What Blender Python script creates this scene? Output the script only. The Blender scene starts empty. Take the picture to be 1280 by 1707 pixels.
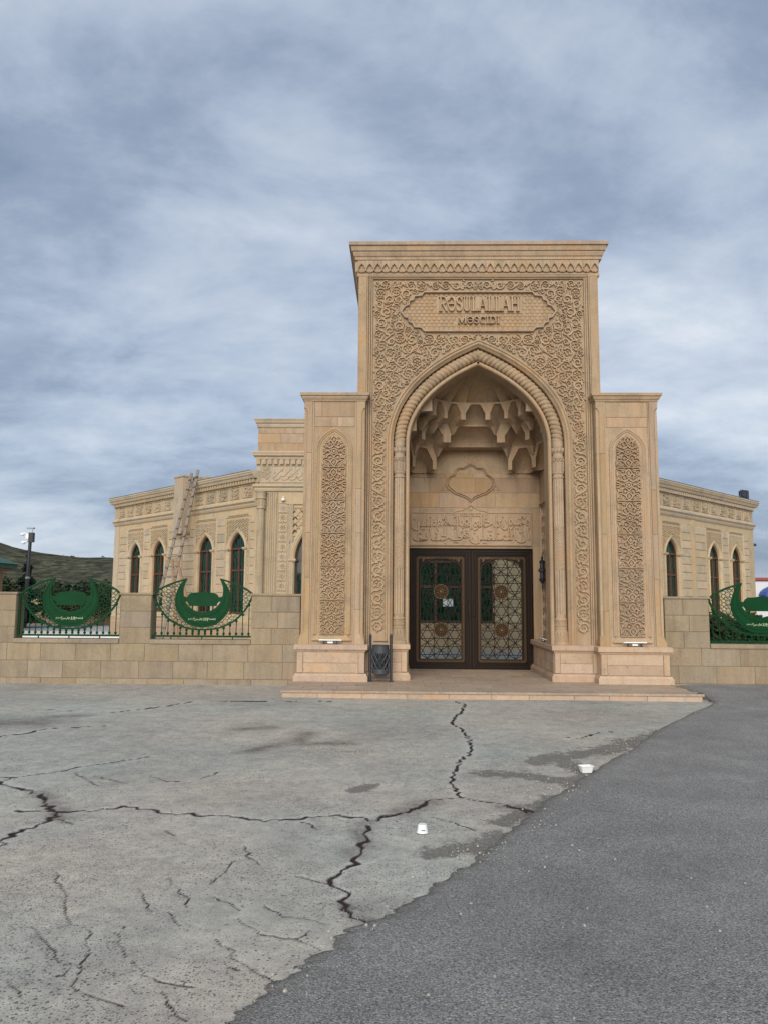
import bpy, bmesh, math, random, unicodedata
import numpy as np
from mathutils import Matrix, Vector
random.seed(7)
SC = bpy.context.scene
COL = SC.collection
R = math.radians
PI = math.pi

# ------------------------------------------------------------ camera, sky, sun, exposure
cam_data = bpy.data.cameras.new('camera')
cam = bpy.data.objects.new('camera', cam_data)
COL.objects.link(cam)
cam_data.sensor_fit = 'VERTICAL'
cam_data.sensor_height = 36.0
cam_data.lens = 36.0 * 1290.0 / 1707.0
cam_data.clip_start = 0.1
cam_data.clip_end = 6000.0
cam.matrix_world = (Matrix.Translation((0, 0, 1.6)) @ Matrix.Rotation(R(1.3), 4, 'Z')
                    @ Matrix.Rotation(R(90 + 6.6), 4, 'X') @ Matrix.Rotation(R(0.42), 4, 'Z'))
SC.camera = cam

SUN_EL, SUN_AZ = 26.0, 186.0      # azimuth clockwise from +Y
world = bpy.data.worlds.new('World')
SC.world = world
world.use_nodes = True
wt = world.node_tree
wt.nodes.clear()
def WN(t, **k):
    n = wt.nodes.new(t)
    for a, b in k.items():
        if a in n.inputs.keys(): n.inputs[a].default_value = b
        else: setattr(n, a, b)
    return n
wl = wt.links.new
w_out = WN('ShaderNodeOutputWorld')
w_bg = WN('ShaderNodeBackground'); w_bg.inputs['Strength'].default_value = 0.1
w_sky = WN('ShaderNodeTexSky'); w_sky.sky_type = 'NISHITA'; w_sky.sun_disc = False
w_sky.sun_elevation = R(SUN_EL); w_sky.sun_rotation = R(SUN_AZ)
w_tc = WN('ShaderNodeTexCoord')
w_sep = WN('ShaderNodeSeparateXYZ'); wl(w_tc.outputs['Generated'], w_sep.inputs[0])
w_zm = WN('ShaderNodeMath', operation='MAXIMUM'); wl(w_sep.outputs['Z'], w_zm.inputs[0]); w_zm.inputs[1].default_value = 0.0
w_za = WN('ShaderNodeMath', operation='ADD'); wl(w_zm.outputs[0], w_za.inputs[0]); w_za.inputs[1].default_value = 0.30
w_dx = WN('ShaderNodeMath', operation='DIVIDE'); wl(w_sep.outputs['X'], w_dx.inputs[0]); wl(w_za.outputs[0], w_dx.inputs[1])
w_dy = WN('ShaderNodeMath', operation='DIVIDE'); wl(w_sep.outputs['Y'], w_dy.inputs[0]); wl(w_za.outputs[0], w_dy.inputs[1])
w_cv = WN('ShaderNodeCombineXYZ'); wl(w_dx.outputs[0], w_cv.inputs[0]); wl(w_dy.outputs[0], w_cv.inputs[1])
w_map = WN('ShaderNodeMapping'); wl(w_cv.outputs[0], w_map.inputs[0])
w_map.inputs['Location'].default_value = (2.7, 9.3, 0.0); w_map.inputs['Scale'].default_value = (0.85, 1.15, 1.0)
w_map.inputs['Rotation'].default_value = (0, 0, R(-24))
def wnoise(scale, detail, rough, dist=0.0, src=w_map):
    n = WN('ShaderNodeTexNoise'); wl(src.outputs[0], n.inputs['Vector'])
    n.inputs['Scale'].default_value = scale; n.inputs['Detail'].default_value = detail
    n.inputs['Roughness'].default_value = rough; n.inputs['Distortion'].default_value = dist
    return n
wn1 = wnoise(1.0, 10.0, 0.54, 0.15)
wn2 = wnoise(2.9, 10.0, 0.62, 0.2)
w_mixn = WN('ShaderNodeMath', operation='MULTIPLY_ADD'); wl(wn2.outputs['Fac'], w_mixn.inputs[0]); w_mixn.inputs[1].default_value = 0.5
wl(wn1.outputs['Fac'], w_mixn.inputs[2])
w_cr = WN('ShaderNodeValToRGB'); wl(w_mixn.outputs[0], w_cr.inputs[0])
els = w_cr.color_ramp.elements
els[0].position = 0.58; els[0].color = (0.20, 0.26, 0.375, 1)
els[1].position = 0.98; els[1].color = (0.74, 0.775, 0.83, 1)
e = els.new(0.68); e.color = (0.285, 0.35, 0.47, 1)
e = els.new(0.76); e.color = (0.405, 0.475, 0.595, 1)
e = els.new(0.86); e.color = (0.535, 0.60, 0.70, 1)
w_sc = WN('ShaderNodeMix', data_type='RGBA', blend_type='MULTIPLY')
w_sc.inputs[0].default_value = 1.0
wl(w_cr.outputs[0], w_sc.inputs[6]); w_sc.inputs[7].default_value = (4.9, 4.9, 4.85, 1)
w_mx = WN('ShaderNodeMix', data_type='RGBA'); w_mx.inputs[0].default_value = 0.94
wl(w_sky.outputs[0], w_mx.inputs[6]); wl(w_sc.outputs[2], w_mx.inputs[7])
wl(w_mx.outputs[2], w_bg.inputs['Color']); wl(w_bg.outputs[0], w_out.inputs[0])

sun_data = bpy.data.lights.new('sun', 'SUN')
sun_data.energy = 1.5
sun_data.angle = R(48)
sun_data.color = (1.0, 0.95, 0.87)
sun = bpy.data.objects.new('sun', sun_data)
COL.objects.link(sun)
sd = Vector((math.sin(R(SUN_AZ)) * math.cos(R(SUN_EL)), math.cos(R(SUN_AZ)) * math.cos(R(SUN_EL)), math.sin(R(SUN_EL))))
sun.rotation_euler = (-sd).to_track_quat('-Z', 'Y').to_euler()
SC.view_settings.view_transform = 'Standard'
SC.view_settings.look = 'None'
SC.view_settings.gamma = 1.0
SC.view_settings.use_curve_mapping = False
SC.view_settings.exposure = 1.15
SC.render.engine = 'CYCLES'

# ------------------------------------------------------------ materials
def new_mat(name):
    m = bpy.data.materials.new(name); m.use_nodes = True
    t = m.node_tree; t.nodes.clear()
    o = t.nodes.new('ShaderNodeOutputMaterial'); b = t.nodes.new('ShaderNodeBsdfPrincipled')
    t.links.new(b.outputs[0], o.inputs[0])
    return m, t, b
def nz(t, vec, scale, detail=4, rough=0.55, dist=0.0):
    n = t.nodes.new('ShaderNodeTexNoise'); n.inputs['Scale'].default_value = scale
    n.inputs['Detail'].default_value = detail; n.inputs['Roughness'].default_value = rough
    n.inputs['Distortion'].default_value = dist
    if vec is not None: t.links.new(vec, n.inputs['Vector'])
    return n.outputs['Fac']
def ramp(t, fac, *stops):
    r = t.nodes.new('ShaderNodeValToRGB'); t.links.new(fac, r.inputs[0])
    e = r.color_ramp.elements
    e[0].position, e[0].color = stops[0][0], (*stops[0][1], 1)
    e[1].position, e[1].color = stops[-1][0], (*stops[-1][1], 1)
    for p, c in stops[1:-1]:
        x = e.new(p); x.color = (*c, 1)
    return r.outputs[0]
def mixc(t, a, b, fac, mode='MIX'):
    m = t.nodes.new('ShaderNodeMix'); m.data_type = 'RGBA'; m.blend_type = mode
    for i, v in ((0, fac), (6, a), (7, b)):
        if isinstance(v, (int, float)): m.inputs[i].default_value = v
        elif isinstance(v, tuple): m.inputs[i].default_value = (*v, 1) if len(v) == 3 else v
        else: t.links.new(v, m.inputs[i])
    return m.outputs[2]
def math_(t, op, a, b=0.0, c=None):
    m = t.nodes.new('ShaderNodeMath'); m.operation = op
    for i, v in enumerate((a, b, c)):
        if v is None: continue
        if isinstance(v, (int, float)): m.inputs[i].default_value = v
        else: t.links.new(v, m.inputs[i])
    return m.outputs[0]
def bump(t, b, h, dist, strength=1.0):
    n = t.nodes.new('ShaderNodeBump'); n.inputs['Distance'].default_value = dist; n.inputs['Strength'].default_value = strength
    t.links.new(h, n.inputs['Height']); t.links.new(n.outputs[0], b.inputs['Normal'])
def objvec(t, rnd=True):
    tc = t.nodes.new('ShaderNodeTexCoord')
    if not rnd: return tc.outputs['Object'], None
    oi = t.nodes.new('ShaderNodeObjectInfo')
    s = t.nodes.new('ShaderNodeVectorMath'); s.operation = 'ADD'
    m = math_(t, 'MULTIPLY', oi.outputs['Random'], 37.0)
    t.links.new(tc.outputs['Object'], s.inputs[0]); t.links.new(m, s.inputs[1])
    return s.outputs[0], oi.outputs['Random']
def mul(c, k): return tuple(x * k for x in c)

def stone(name, c, warm=None, vary=0.10, rough=0.85, mott=0.20, bumpd=0.004, spots=0.0, streak=0.19):
    m, t, b = new_mat(name)
    vec, rnd = objvec(t)
    warm = warm or (min(c[0] * 1.06, 1), c[1] * 0.93, c[2] * 0.82)
    big = nz(t, vec, 1.7, 5, 0.6, 0.4)
    col = ramp(t, big, (0.32, mul(c, 1 - mott)), (0.5, c), (0.70, warm))
    grain = nz(t, vec, 42, 3, 0.7)
    g = ramp(t, grain, (0.25, (1 - mott, 1 - mott, 1 - mott)), (0.75, (1 + mott * .7,) * 3))
    col = mixc(t, col, g, 1.0, 'MULTIPLY')
    # runs of weathering: noise stretched down the wall
    mp = t.nodes.new('ShaderNodeMapping'); t.links.new(vec, mp.inputs[0]); mp.inputs['Scale'].default_value = (5.0, 5.0, 0.55)
    st = nz(t, mp.outputs[0], 1.6, 5, 0.65)
    sr = ramp(t, st, (0.42, (1, 1, 1)), (0.72, (1 - streak * 1.0, 1 - streak * 1.15, 1 - streak * 1.3)))
    col = mixc(t, col, sr, 1.0, 'MULTIPLY')
    if spots:
        sp = nz(t, vec, 17, 4, 0.7, 1.2)
        s2 = ramp(t, sp, (0.56, (1, 1, 1)), (0.68, (1 - spots, 1 - spots * 1.25, 1 - spots * 1.4)))
        col = mixc(t, col, s2, 1.0, 'MULTIPLY')
    hv = t.nodes.new('ShaderNodeHueSaturation'); t.links.new(col, hv.inputs['Color'])
    t.links.new(math_(t, 'MULTIPLY_ADD', rnd, 2 * vary, 1 - vary), hv.inputs['Value'])
    r2 = math_(t, 'FRACT', math_(t, 'MULTIPLY', rnd, 7.31))
    t.links.new(math_(t, 'MULTIPLY_ADD', r2, 2.4 * vary, 1 - 1.2 * vary), hv.inputs['Saturation'])
    t.links.new(math_(t, 'MULTIPLY_ADD', math_(t, 'FRACT', math_(t, 'MULTIPLY', rnd, 3.7)), .10 * vary, .5 - .05 * vary), hv.inputs['Hue'])
    t.links.new(hv.outputs[0], b.inputs['Base Color'])
    b.inputs['Roughness'].default_value = rough
    b.inputs['Specular IOR Level'].default_value = 0.3
    h = math_(t, 'ADD', nz(t, vec, 95, 3, 0.7), math_(t, 'MULTIPLY', nz(t, vec, 14, 4, 0.6), 1.2))
    bump(t, b, h, bumpd)
    return m
def plain(name, c, rough=0.5, metal=0.0, var=0.12, scale=9.0, bumpd=0.0, spec=0.5):
    m, t, b = new_mat(name)
    vec, rnd = objvec(t)
    n = nz(t, vec, scale, 5, 0.6)
    col = ramp(t, n, (0.3, mul(c, 1 - var)), (0.7, mul(c, 1 + var)))
    t.links.new(col, b.inputs['Base Color'])
    t.links.new(math_(t, 'MULTIPLY_ADD', nz(t, vec, scale * 3, 3), 0.2, rough - 0.1), b.inputs['Roughness'])
    b.inputs['Metallic'].default_value = metal
    b.inputs['Specular IOR Level'].default_value = spec
    if bumpd: bump(t, b, nz(t, vec, scale * 8, 3), bumpd)
    return m
M = {}
M['stone'] = stone('sandstone', (0.425, 0.313, 0.203), vary=0.07)
M['block'] = stone('sandstone_block', (0.41, 0.293, 0.184), vary=0.11, mott=0.13)
M['carve'] = stone('carved_sandstone', (0.435, 0.318, 0.205), vary=0.05, mott=0.14)
M['ground_stone'] = stone('carved_ground_stone', (0.40, 0.28, 0.165), vary=0.05)
M['wing'] = stone('pale_limestone', (0.50, 0.40, 0.268), vary=0.09, streak=0.10)
M['frieze'] = stone('grey_limestone', (0.47, 0.385, 0.265), vary=0.08)
M['pink'] = stone('pink_travertine', (0.49, 0.36, 0.25), vary=0.08, rough=0.6, mott=0.14, spots=0.26, streak=0.10)
M['paving'] = stone('paving_travertine', (0.42, 0.33, 0.25), vary=0.10, rough=0.65, spots=0.15)
M['fence'] = stone('fence_sandstone', (0.315, 0.252, 0.172), warm=(0.33, 0.245, 0.158), vary=0.08, mott=0.17, spots=0.16)
M['mortar'] = stone('mortar', (0.52, 0.43, 0.31), vary=0.03)
M['green'] = plain('green_paint', (0.0022, 0.043, 0.012), rough=0.5, var=0.15, scale=5, spec=0.12)
M['green_text'] = plain('pale_lettering', (0.50, 0.52, 0.33), rough=0.5)
M['bronze'] = plain('dark_bronze', (0.0075, 0.0042, 0.003), rough=0.5, metal=0.0, scale=20, spec=0.15)
M['bronze_trim'] = plain('brown_bronze', (0.036, 0.020, 0.012), rough=0.5, metal=0.1, scale=30, spec=0.2)
M['gold'] = plain('old_gold', (0.15, 0.085, 0.032), rough=0.45, metal=0.3, scale=30, spec=0.3)
M['iron'] = plain('black_iron', (0.020, 0.022, 0.027), rough=0.45, scale=14)
M['bin'] = plain('dark_grey_paint', (0.045, 0.050, 0.056), rough=0.5, scale=14)
M['white'] = plain('white_plastic', (0.78, 0.78, 0.77), rough=0.4, var=0.04)
M['cream'] = plain('cream_contents', (0.66, 0.48, 0.32), rough=0.7)
M['steel'] = plain('grey_metal', (0.30, 0.31, 0.32), rough=0.45, metal=0.3)
M['wood_grey'] = plain('weathered_wood', (0.23, 0.195, 0.16), rough=0.85, var=0.28, scale=14, bumpd=0.002)
M['wood_brown'] = plain('brown_wood', (0.27, 0.155, 0.085), rough=0.8, var=0.2, scale=14)
M['window_frame'] = plain('brown_window_frame', (0.105, 0.040, 0.022), rough=0.5)
M['dark'] = plain('dark_interior', (0.008, 0.009, 0.009), rough=0.8)
M['roof_green'] = plain('green_roof_sheet', (0.008, 0.075, 0.030), rough=0.5)
M['red_roof'] = plain('red_roof_sheet', (0.28, 0.055, 0.04), rough=0.7)
M['blue'] = plain('blue_arch_paint', (0.025, 0.085, 0.33), rough=0.5)
M['bark'] = plain('bark', (0.09, 0.065, 0.045), rough=0.95)
M['plaster'] = plain('white_plaster', (0.62, 0.62, 0.62), rough=0.8, var=0.05)
M['orange'] = plain('orange_leaf', (0.32, 0.11, 0.03), rough=0.9)
M['conifer'] = plain('conifer_needles', (0.022, 0.036, 0.022), rough=0.9, var=0.4, scale=1.3, spec=0.1)
M['bush'] = plain('bush_leaves', (0.035, 0.048, 0.022), rough=0.9, var=0.4, scale=1.3, spec=0.1)
M['pebble'] = plain('pebble', (0.34, 0.31, 0.26), rough=0.9, var=0.4, scale=3)

def make_glass(name, c, rough=0.03):
    m, t, b = new_mat(name)
    vec, rnd = objvec(t)
    # drawn curtain folds behind the pane
    w = t.nodes.new('ShaderNodeTexWave'); t.links.new(vec, w.inputs['Vector'])
    w.inputs['Scale'].default_value = 2.2; w.inputs['Distortion'].default_value = 7.0; w.inputs['Detail'].default_value = 2.0; w.inputs['Detail Scale'].default_value = 1.6
    col = ramp(t, w.outputs['Fac'], (0.1, mul(c, 0.35)), (0.9, mul(c, 1.5)))
    t.links.new(col, b.inputs['Base Color'])
    b.inputs['Roughness'].default_value = rough
    b.inputs['Specular IOR Level'].default_value = 0.22
    return m
M['glass_green'] = make_glass('curtained_green_glass', (0.010, 0.035, 0.024))
M['glass_door'] = make_glass('green_door_glass', (0.008, 0.038, 0.018))
def clear_glass():
    m = bpy.data.materials.new('clear_pane'); m.use_nodes = True; t = m.node_tree; t.nodes.clear()
    o = t.nodes.new('ShaderNodeOutputMaterial'); mx = t.nodes.new('ShaderNodeMixShader')
    tr = t.nodes.new('ShaderNodeBsdfTransparent'); gl = t.nodes.new('ShaderNodeBsdfGlossy'); gl.inputs['Roughness'].default_value = 0.02
    tr.inputs[0].default_value = (0.90, 0.93, 0.91, 1)
    fr = t.nodes.new('ShaderNodeFresnel'); fr.inputs[0].default_value = 1.12
    t.links.new(fr.outputs[0], mx.inputs[0]); t.links.new(tr.outputs[0], mx.inputs[1]); t.links.new(gl.outputs[0], mx.inputs[2]); t.links.new(mx.outputs[0], o.inputs[0])
    return m
M['clear'] = clear_glass()

# ------------------------------------------------------------ mesh helpers
class MB:
    def __init__(s): s.v = []; s.f = []
    def add(s, vs, fs):
        n = len(s.v); s.v.extend(tuple(map(float, p)) for p in vs); s.f.extend(tuple(i + n for i in q) for q in fs); return s
    def box(s, x0, x1, y0, y1, z0, z1):
        return s.add([(x0, y0, z0), (x1, y0, z0), (x1, y1, z0), (x0, y1, z0), (x0, y0, z1), (x1, y0, z1), (x1, y1, z1), (x0, y1, z1)],
                     [(0, 3, 2, 1), (4, 5, 6, 7), (0, 1, 5, 4), (1, 2, 6, 5), (2, 3, 7, 6), (3, 0, 4, 7)])
    def prism(s, poly, y0, y1):           # polygon in x,z (counter-clockwise seen from -y), from y0 (front) to y1 (back)
        n = len(poly)
        s.add([(x, y0, z) for x, z in poly] + [(x, y1, z) for x, z in poly],
              [tuple(range(n)), tuple(range(2 * n - 1, n - 1, -1))] + [(i, i + n, (i + 1) % n + n, (i + 1) % n) for i in range(n)])
        return s
    def loft(s, rings, cap=True, closed=True):
        n = len(rings[0]); b = []
        for r in rings: b.extend(r)
        fs = []
        for k in range(len(rings) - 1):
            for i in range(n if closed else n - 1):
                j = (i + 1) % n
                fs.append((k * n + i, k * n + j, (k + 1) * n + j, (k + 1) * n + i))
        if cap:
            fs.append(tuple(range(n - 1, -1, -1))); fs.append(tuple((len(rings) - 1) * n + i for i in range(n)))
        return s.add(b, fs)
    def tube(s, pts, r, n=6, cap=True):
        pts = [Vector(p) for p in pts]; rings = []
        for i, p in enumerate(pts):
            d = (pts[min(i + 1, len(pts) - 1)] - pts[max(i - 1, 0)]).normalized()
            u = d.cross(Vector((0, 0, 1)) if abs(d.z) < 0.9 else Vector((0, 1, 0))).normalized(); w = u.cross(d)
            rr = r[i] if isinstance(r, (list, tuple)) else r
            rings.append([p + (u * math.cos(a) + w * math.sin(a)) * rr for a in [2 * PI * k / n for k in range(n)]])
        return s.loft(rings, cap)
    def bar(s, a, b, w, d, up=(0, 0, 1)):   # rectangular bar from a to b
        a, b = Vector(a), Vector(b); t = (b - a).normalized(); u = t.cross(Vector(up)).normalized(); v = u.cross(t)
        r = lambda p: [p + u * w / 2 + v * d / 2, p - u * w / 2 + v * d / 2, p - u * w / 2 - v * d / 2, p + u * w / 2 - v * d / 2]
        return s.loft([r(a), r(b)])
    def lathe(s, prof, n=24, c=(0, 0, 0), cap=True):
        return s.loft([[(c[0] + r * math.cos(2 * PI * k / n), c[1] + r * math.sin(2 * PI * k / n), c[2] + z) for k in range(n)] for r, z in prof], cap)
    def relief(s, pts, w, h, y, closed=False, top=0.5):   # raised ribbon along pts (x,z) on the plane y, standing out to y-h
        n = len(pts)
        if n < 2: return s
        rings = []
        for i in range(n):
            if closed: a, b = pts[i - 1], pts[(i + 1) % n]
            else: a, b = pts[max(i - 1, 0)], pts[min(i + 1, n - 1)]
            dx, dz = b[0] - a[0], b[1] - a[1]; l = math.hypot(dx, dz) or 1e-6
            nx, nzz = -dz / l, dx / l
            ww = (w[i] if isinstance(w, (list, tuple)) else w) / 2
            x, z = pts[i]
            rings.append([(x + nx * ww, y, z + nzz * ww), (x + nx * ww * top, y - h, z + nzz * ww * top),
                          (x - nx * ww * top, y - h, z - nzz * ww * top), (x - nx * ww, y, z - nzz * ww)])
        b = []; fs = []
        for r in rings: b.extend(r)
        for k in range(n if closed else n - 1):
            q = ((k + 1) % n) * 4; k4 = k * 4
            for i in range(3): fs.append((k4 + i, q + i, q + i + 1, k4 + i + 1))
        if not closed: fs.append((0, 1, 2, 3)); fs.append((n * 4 - 1, n * 4 - 2, n * 4 - 3, n * 4 - 4))
        return s.add(b, fs)
    def grid(s, P, closed_u=False):
        r = len(P); c = len(P[0]); b = [p for row in P for p in row]; fs = []
        for i in range(r - 1):
            for j in range(c if closed_u else c - 1):
                k = (j + 1) % c
                fs.append((i * c + j, i * c + k, (i + 1) * c + k, (i + 1) * c + j))
        return s.add(b, fs)
    def extrude_x(s, prof, x0, x1):        # profile (y,z) run along x
        return s.loft([[(x0, y, z) for y, z in prof], [(x1, y, z) for y, z in prof]])
    def loft_rect(s, prof, x0, x1, y0, y1):   # rings of rectangles grown by 'out'
        return s.loft([[(x0 - o, y0 - o, z), (x1 + o, y0 - o, z), (x1 + o, y1 + o, z), (x0 - o, y1 + o, z)] for o, z in prof])
    def mesh(s, name, mat, smooth=False):
        me = bpy.data.meshes.new(name); me.from_pydata(s.v, [], s.f); me.materials.append(mat)
        if smooth: me.polygons.foreach_set('use_smooth', [True] * len(me.polygons))
        me.update(); return me
    def build(s, name, mat, parent=None, smooth=False, stuff=False, loc=None, rz=None, label=None):
        return link(name, s.mesh(name, mat, smooth), parent, loc, rz, stuff, label)
def link(name, me, parent=None, loc=None, rz=None, stuff=False, label=None):
    o = bpy.data.objects.new(name, me); COL.objects.link(o)
    if parent is not None: o.parent = parent
    if loc is not None: o.location = loc
    if rz is not None: o.rotation_euler = (0, 0, rz)
    if stuff: o['kind'] = 'stuff'
    if label: o['label'] = label
    return o
def tag(o, label, cat, group=None):
    o['label'] = label; o['category'] = cat
    if group: o['group'] = group
    return o
def thing(name, label, cat, loc=(0, 0, 0), rz=0.0, group=None):
    o = bpy.data.objects.new(name, None); COL.objects.link(o); o.empty_display_size = 0.2
    o.location = loc; o.rotation_euler = (0, 0, rz)
    return tag(o, label, cat, group)
def struct(o): o['kind'] = 'structure'; return o
_kids = {}
def copy_tree(o, parent=None):
    c = o.copy(); COL.objects.link(c)
    if parent is not None: c.parent = parent
    for ch in list(o.children): copy_tree(ch, c)
    return c
_blk = {}
def block(parent, name, mat, x0, x1, y0, y1, z0, z1, g=0.004, b=0.006, loc=None, rz=None):
    """one stone with softened front edges; meshes are shared between stones of one size"""
    w, h, d = round((x1 - x0) - g, 3), round((z1 - z0) - g, 3), round(y1 - y0, 3)
    key = (w, h, d, mat.name, b)
    me = _blk.get(key)
    if me is None:
        m = MB(); a, c = w / 2, h / 2
        ring = lambda i, y: [(-a + i, y, -c + i), (a - i, y, -c + i), (a - i, y, c - i), (-a + i, y, c - i)]
        m.loft([ring(0, d), ring(0, b), ring(b, 0)])
        me = _blk[key] = m.mesh(name, mat)
    o = link(name, me, parent)
    p = Vector(((x0 + x1) / 2, y0, (z0 + z1) / 2))
    if rz is not None:
        p = Matrix.Rotation(rz, 3, 'Z') @ p; o.rotation_euler = (0, 0, rz)
    if loc is not None: p = p + Vector(loc)
    o.location = p
    return o
def arch(a, zs, rise, n=14, p1=0.47, p2=(0.573, 0.80)):
    """left spring -> apex -> right spring, four-centred"""
    h = []
    for i in range(n + 1):
        t = i / n; u = 1 - t
        x = u ** 3 + 3 * u * u * t + 3 * u * t * t * p2[0]
        z = 3 * u * u * t * p1 + 3 * u * t * t * p2[1] + t ** 3
        h.append((x * a, zs + z * rise))
    return [(-x, z) for x, z in h] + [(x, z) for x, z in reversed(h[:-1])]
def offset_path(pts, d):      # move an open left->right arch path inwards (towards its axis) by d
    out = []
    n = len(pts); m = n // 2
    for i, (x, z) in enumerate(pts):
        if i == 0 or i == n - 1: tx, tz = 0.0, 1.0 if i == 0 else -1.0
        elif i == m:
            tx, tz = pts[m][0] - pts[m - 1][0], pts[m][1] - pts[m - 1][1]; l = math.hypot(tx, tz)
            out.append((x, z - d * l / max(tx, 1e-6))); continue
        else: tx, tz = pts[i + 1][0] - pts[i - 1][0], pts[i + 1][1] - pts[i - 1][1]
        l = math.hypot(tx, tz) or 1
        out.append((x + tz / l * d, z - tx / l * d))
    return out
def arch_sweep(mb, path, z0, prof, cx=0.0):
    """moulding: profile of (inset, y) swept along legs and arch"""
    rings = []
    full = [(path[0][0], z0)] + path + [(path[-1][0], z0)]
    offs = []
    for d, y in prof:
        o = offset_path(path, d)
        offs.append([(o[0][0], z0)] + o + [(o[-1][0], z0)])
    for i in range(len(full)):
        rings.append([(cx + offs[k][i][0], prof[k][1], offs[k][i][1]) for k in range(len(prof))])
    mb.loft(rings, cap=False, closed=False)
    return mb
def arch_wall(mb, xl, xr, z0, zt, path, y0, y1, cx=0.0):
    a0, a1 = path[0], path[-1]
    def fr(y, fl):
        q = []
        for P in ([(xl, z0), (cx + a0[0], z0), (cx + a0[0], a0[1]), (xl, a0[1])], [(xl, a0[1]), (cx + a0[0], a0[1]), (cx + a0[0], zt), (xl, zt)],
                  [(cx + a1[0], z0), (xr, z0), (xr, a1[1]), (cx + a1[0], a1[1])], [(cx + a1[0], a1[1]), (xr, a1[1]), (xr, zt), (cx + a1[0], zt)]):
            q.append(P)
        for i in range(len(path) - 1):
            p, r = path[i], path[i + 1]
            q.append([(cx + p[0], p[1]), (cx + r[0], r[1]), (cx + r[0], zt), (cx + p[0], zt)])
        for P in q:
            v = [(x, y, z) for x, z in P]
            mb.add(v if fl else v[::-1], [(0, 1, 2, 3)])
    fr(y0, True); fr(y1, False)
    leg = [(a0[0], z0)] + path + [(a1[0], z0)]
    for i in range(len(leg) - 1):
        p, r = leg[i], leg[i + 1]
        mb.add([(cx + p[0], y0, p[1]), (cx + p[0], y1, p[1]), (cx + r[0], y1, r[1]), (cx + r[0], y0, r[1])], [(0, 1, 2, 3)])
    mb.add([(xl, y0, z0), (xl, y1, z0), (xl, y1, zt), (xl, y0, zt)], [(3, 2, 1, 0)])
    mb.add([(xr, y0, z0), (xr, y1, z0), (xr, y1, zt), (xr, y0, zt)], [(0, 1, 2, 3)])
    mb.add([(xl, y0, zt), (xr, y0, zt), (xr, y1, zt), (xl, y1, zt)], [(0, 1, 2, 3)])
    return mb
def inside(p, poly):
    x, z = p; c = False; j = len(poly) - 1
    for i in range(len(poly)):
        a, b = poly[i], poly[j]
        if (a[1] > z) != (b[1] > z) and x < (b[0] - a[0]) * (z - a[1]) / (b[1] - a[1]) + a[0]: c = not c
        j = i
    return c
def clip_path(pts, test, step=0.02):
    """pieces of a polyline for which test(point) holds"""
    out, cur = [], []
    for i in range(len(pts) - 1):
        a, b = pts[i], pts[i + 1]; n = max(1, int(math.hypot(b[0] - a[0], b[1] - a[1]) / step))
        for k in range(n + (1 if i == len(pts) - 2 else 0)):
            p = (a[0] + (b[0] - a[0]) * k / n, a[1] + (b[1] - a[1]) * k / n)
            if test(p): cur.append(p)
            else:
                if len(cur) > 1: out.append(cur)
                cur = []
    if len(cur) > 1: out.append(cur)
    return out
def simplify(p):
    """keep ends and bends"""
    if len(p) < 3: return p
    o = [p[0]]
    for i in range(1, len(p) - 1):
        a, b, c = o[-1], p[i], p[i + 1]
        if abs((b[0] - a[0]) * (c[1] - b[1]) - (b[1] - a[1]) * (c[0] - b[0])) > 1e-7: o.append(b)
    return o + [p[-1]]
def spiral(cx, cz, r, turns, a0, sgn=1, n=20, r1=0.12):
    return [(cx + r * (1 - (1 - r1) * i / n) * math.cos(a0 + sgn * turns * 2 * PI * i / n),
             cz + r * (1 - (1 - r1) * i / n) * math.sin(a0 + sgn * turns * 2 * PI * i / n)) for i in range(n + 1)]
def leaf(cx, cz, l, w, ang, n=6):      # closed almond
    ca, sa = math.cos(ang), math.sin(ang); p = []
    for i in range(n + 1):
        t = i / n; p.append((t * l, w * math.sin(PI * t) ** .8))
    for i in range(n - 1, 0, -1):
        t = i / n; p.append((t * l, -w * math.sin(PI * t) ** .8))
    return [(cx + x * ca - z * sa, cz + x * sa + z * ca) for x, z in p]
def pad(mb, poly, y, h, k=0.6):        # solid raised leaf
    cx = sum(p[0] for p in poly) / len(poly); cz = sum(p[1] for p in poly) / len(poly)
    b = [(x, y, z) for x, z in poly]; t = [(cx + (x - cx) * k, y - h, cz + (z - cz) * k) for x, z in poly]
    mb.loft([b, t], cap=False); mb.add(t, [tuple(range(len(t)))])
    return mb

# ------------------------------------------------------------ Arabic and Latin lettering as geometry
FM = {}
for c in range(0xFE70, 0xFEFD):
    d = unicodedata.decomposition(chr(c)).split()
    if len(d) == 2: FM.setdefault(chr(int(d[1], 16)), {})[d[0][1:-1]] = chr(c)
    if len(d) == 3 and d[1] == '0644': FM.setdefault('\u0644' + chr(int(d[2], 16)), {})[d[0][1:-1]] = chr(c)
def shape_word(word):
    out = []; i = 0; prev = False
    while i < len(word):
        k = word[i]
        if word[i:i + 2] in FM: k = word[i:i + 2]
        i += len(k); f = FM.get(k)
        if not f: out.append(k); prev = False; continue
        nxt = i < len(word) and 'final' in FM.get(word[i], {})
        dual = 'initial' in f
        if prev and 'final' in f: fm = 'medial' if dual and nxt else 'final'
        else: fm = 'initial' if dual and nxt else 'isolated'
        out.append(f.get(fm, f['isolated'])); prev = dual and nxt
    return ''.join(reversed(out))
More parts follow.
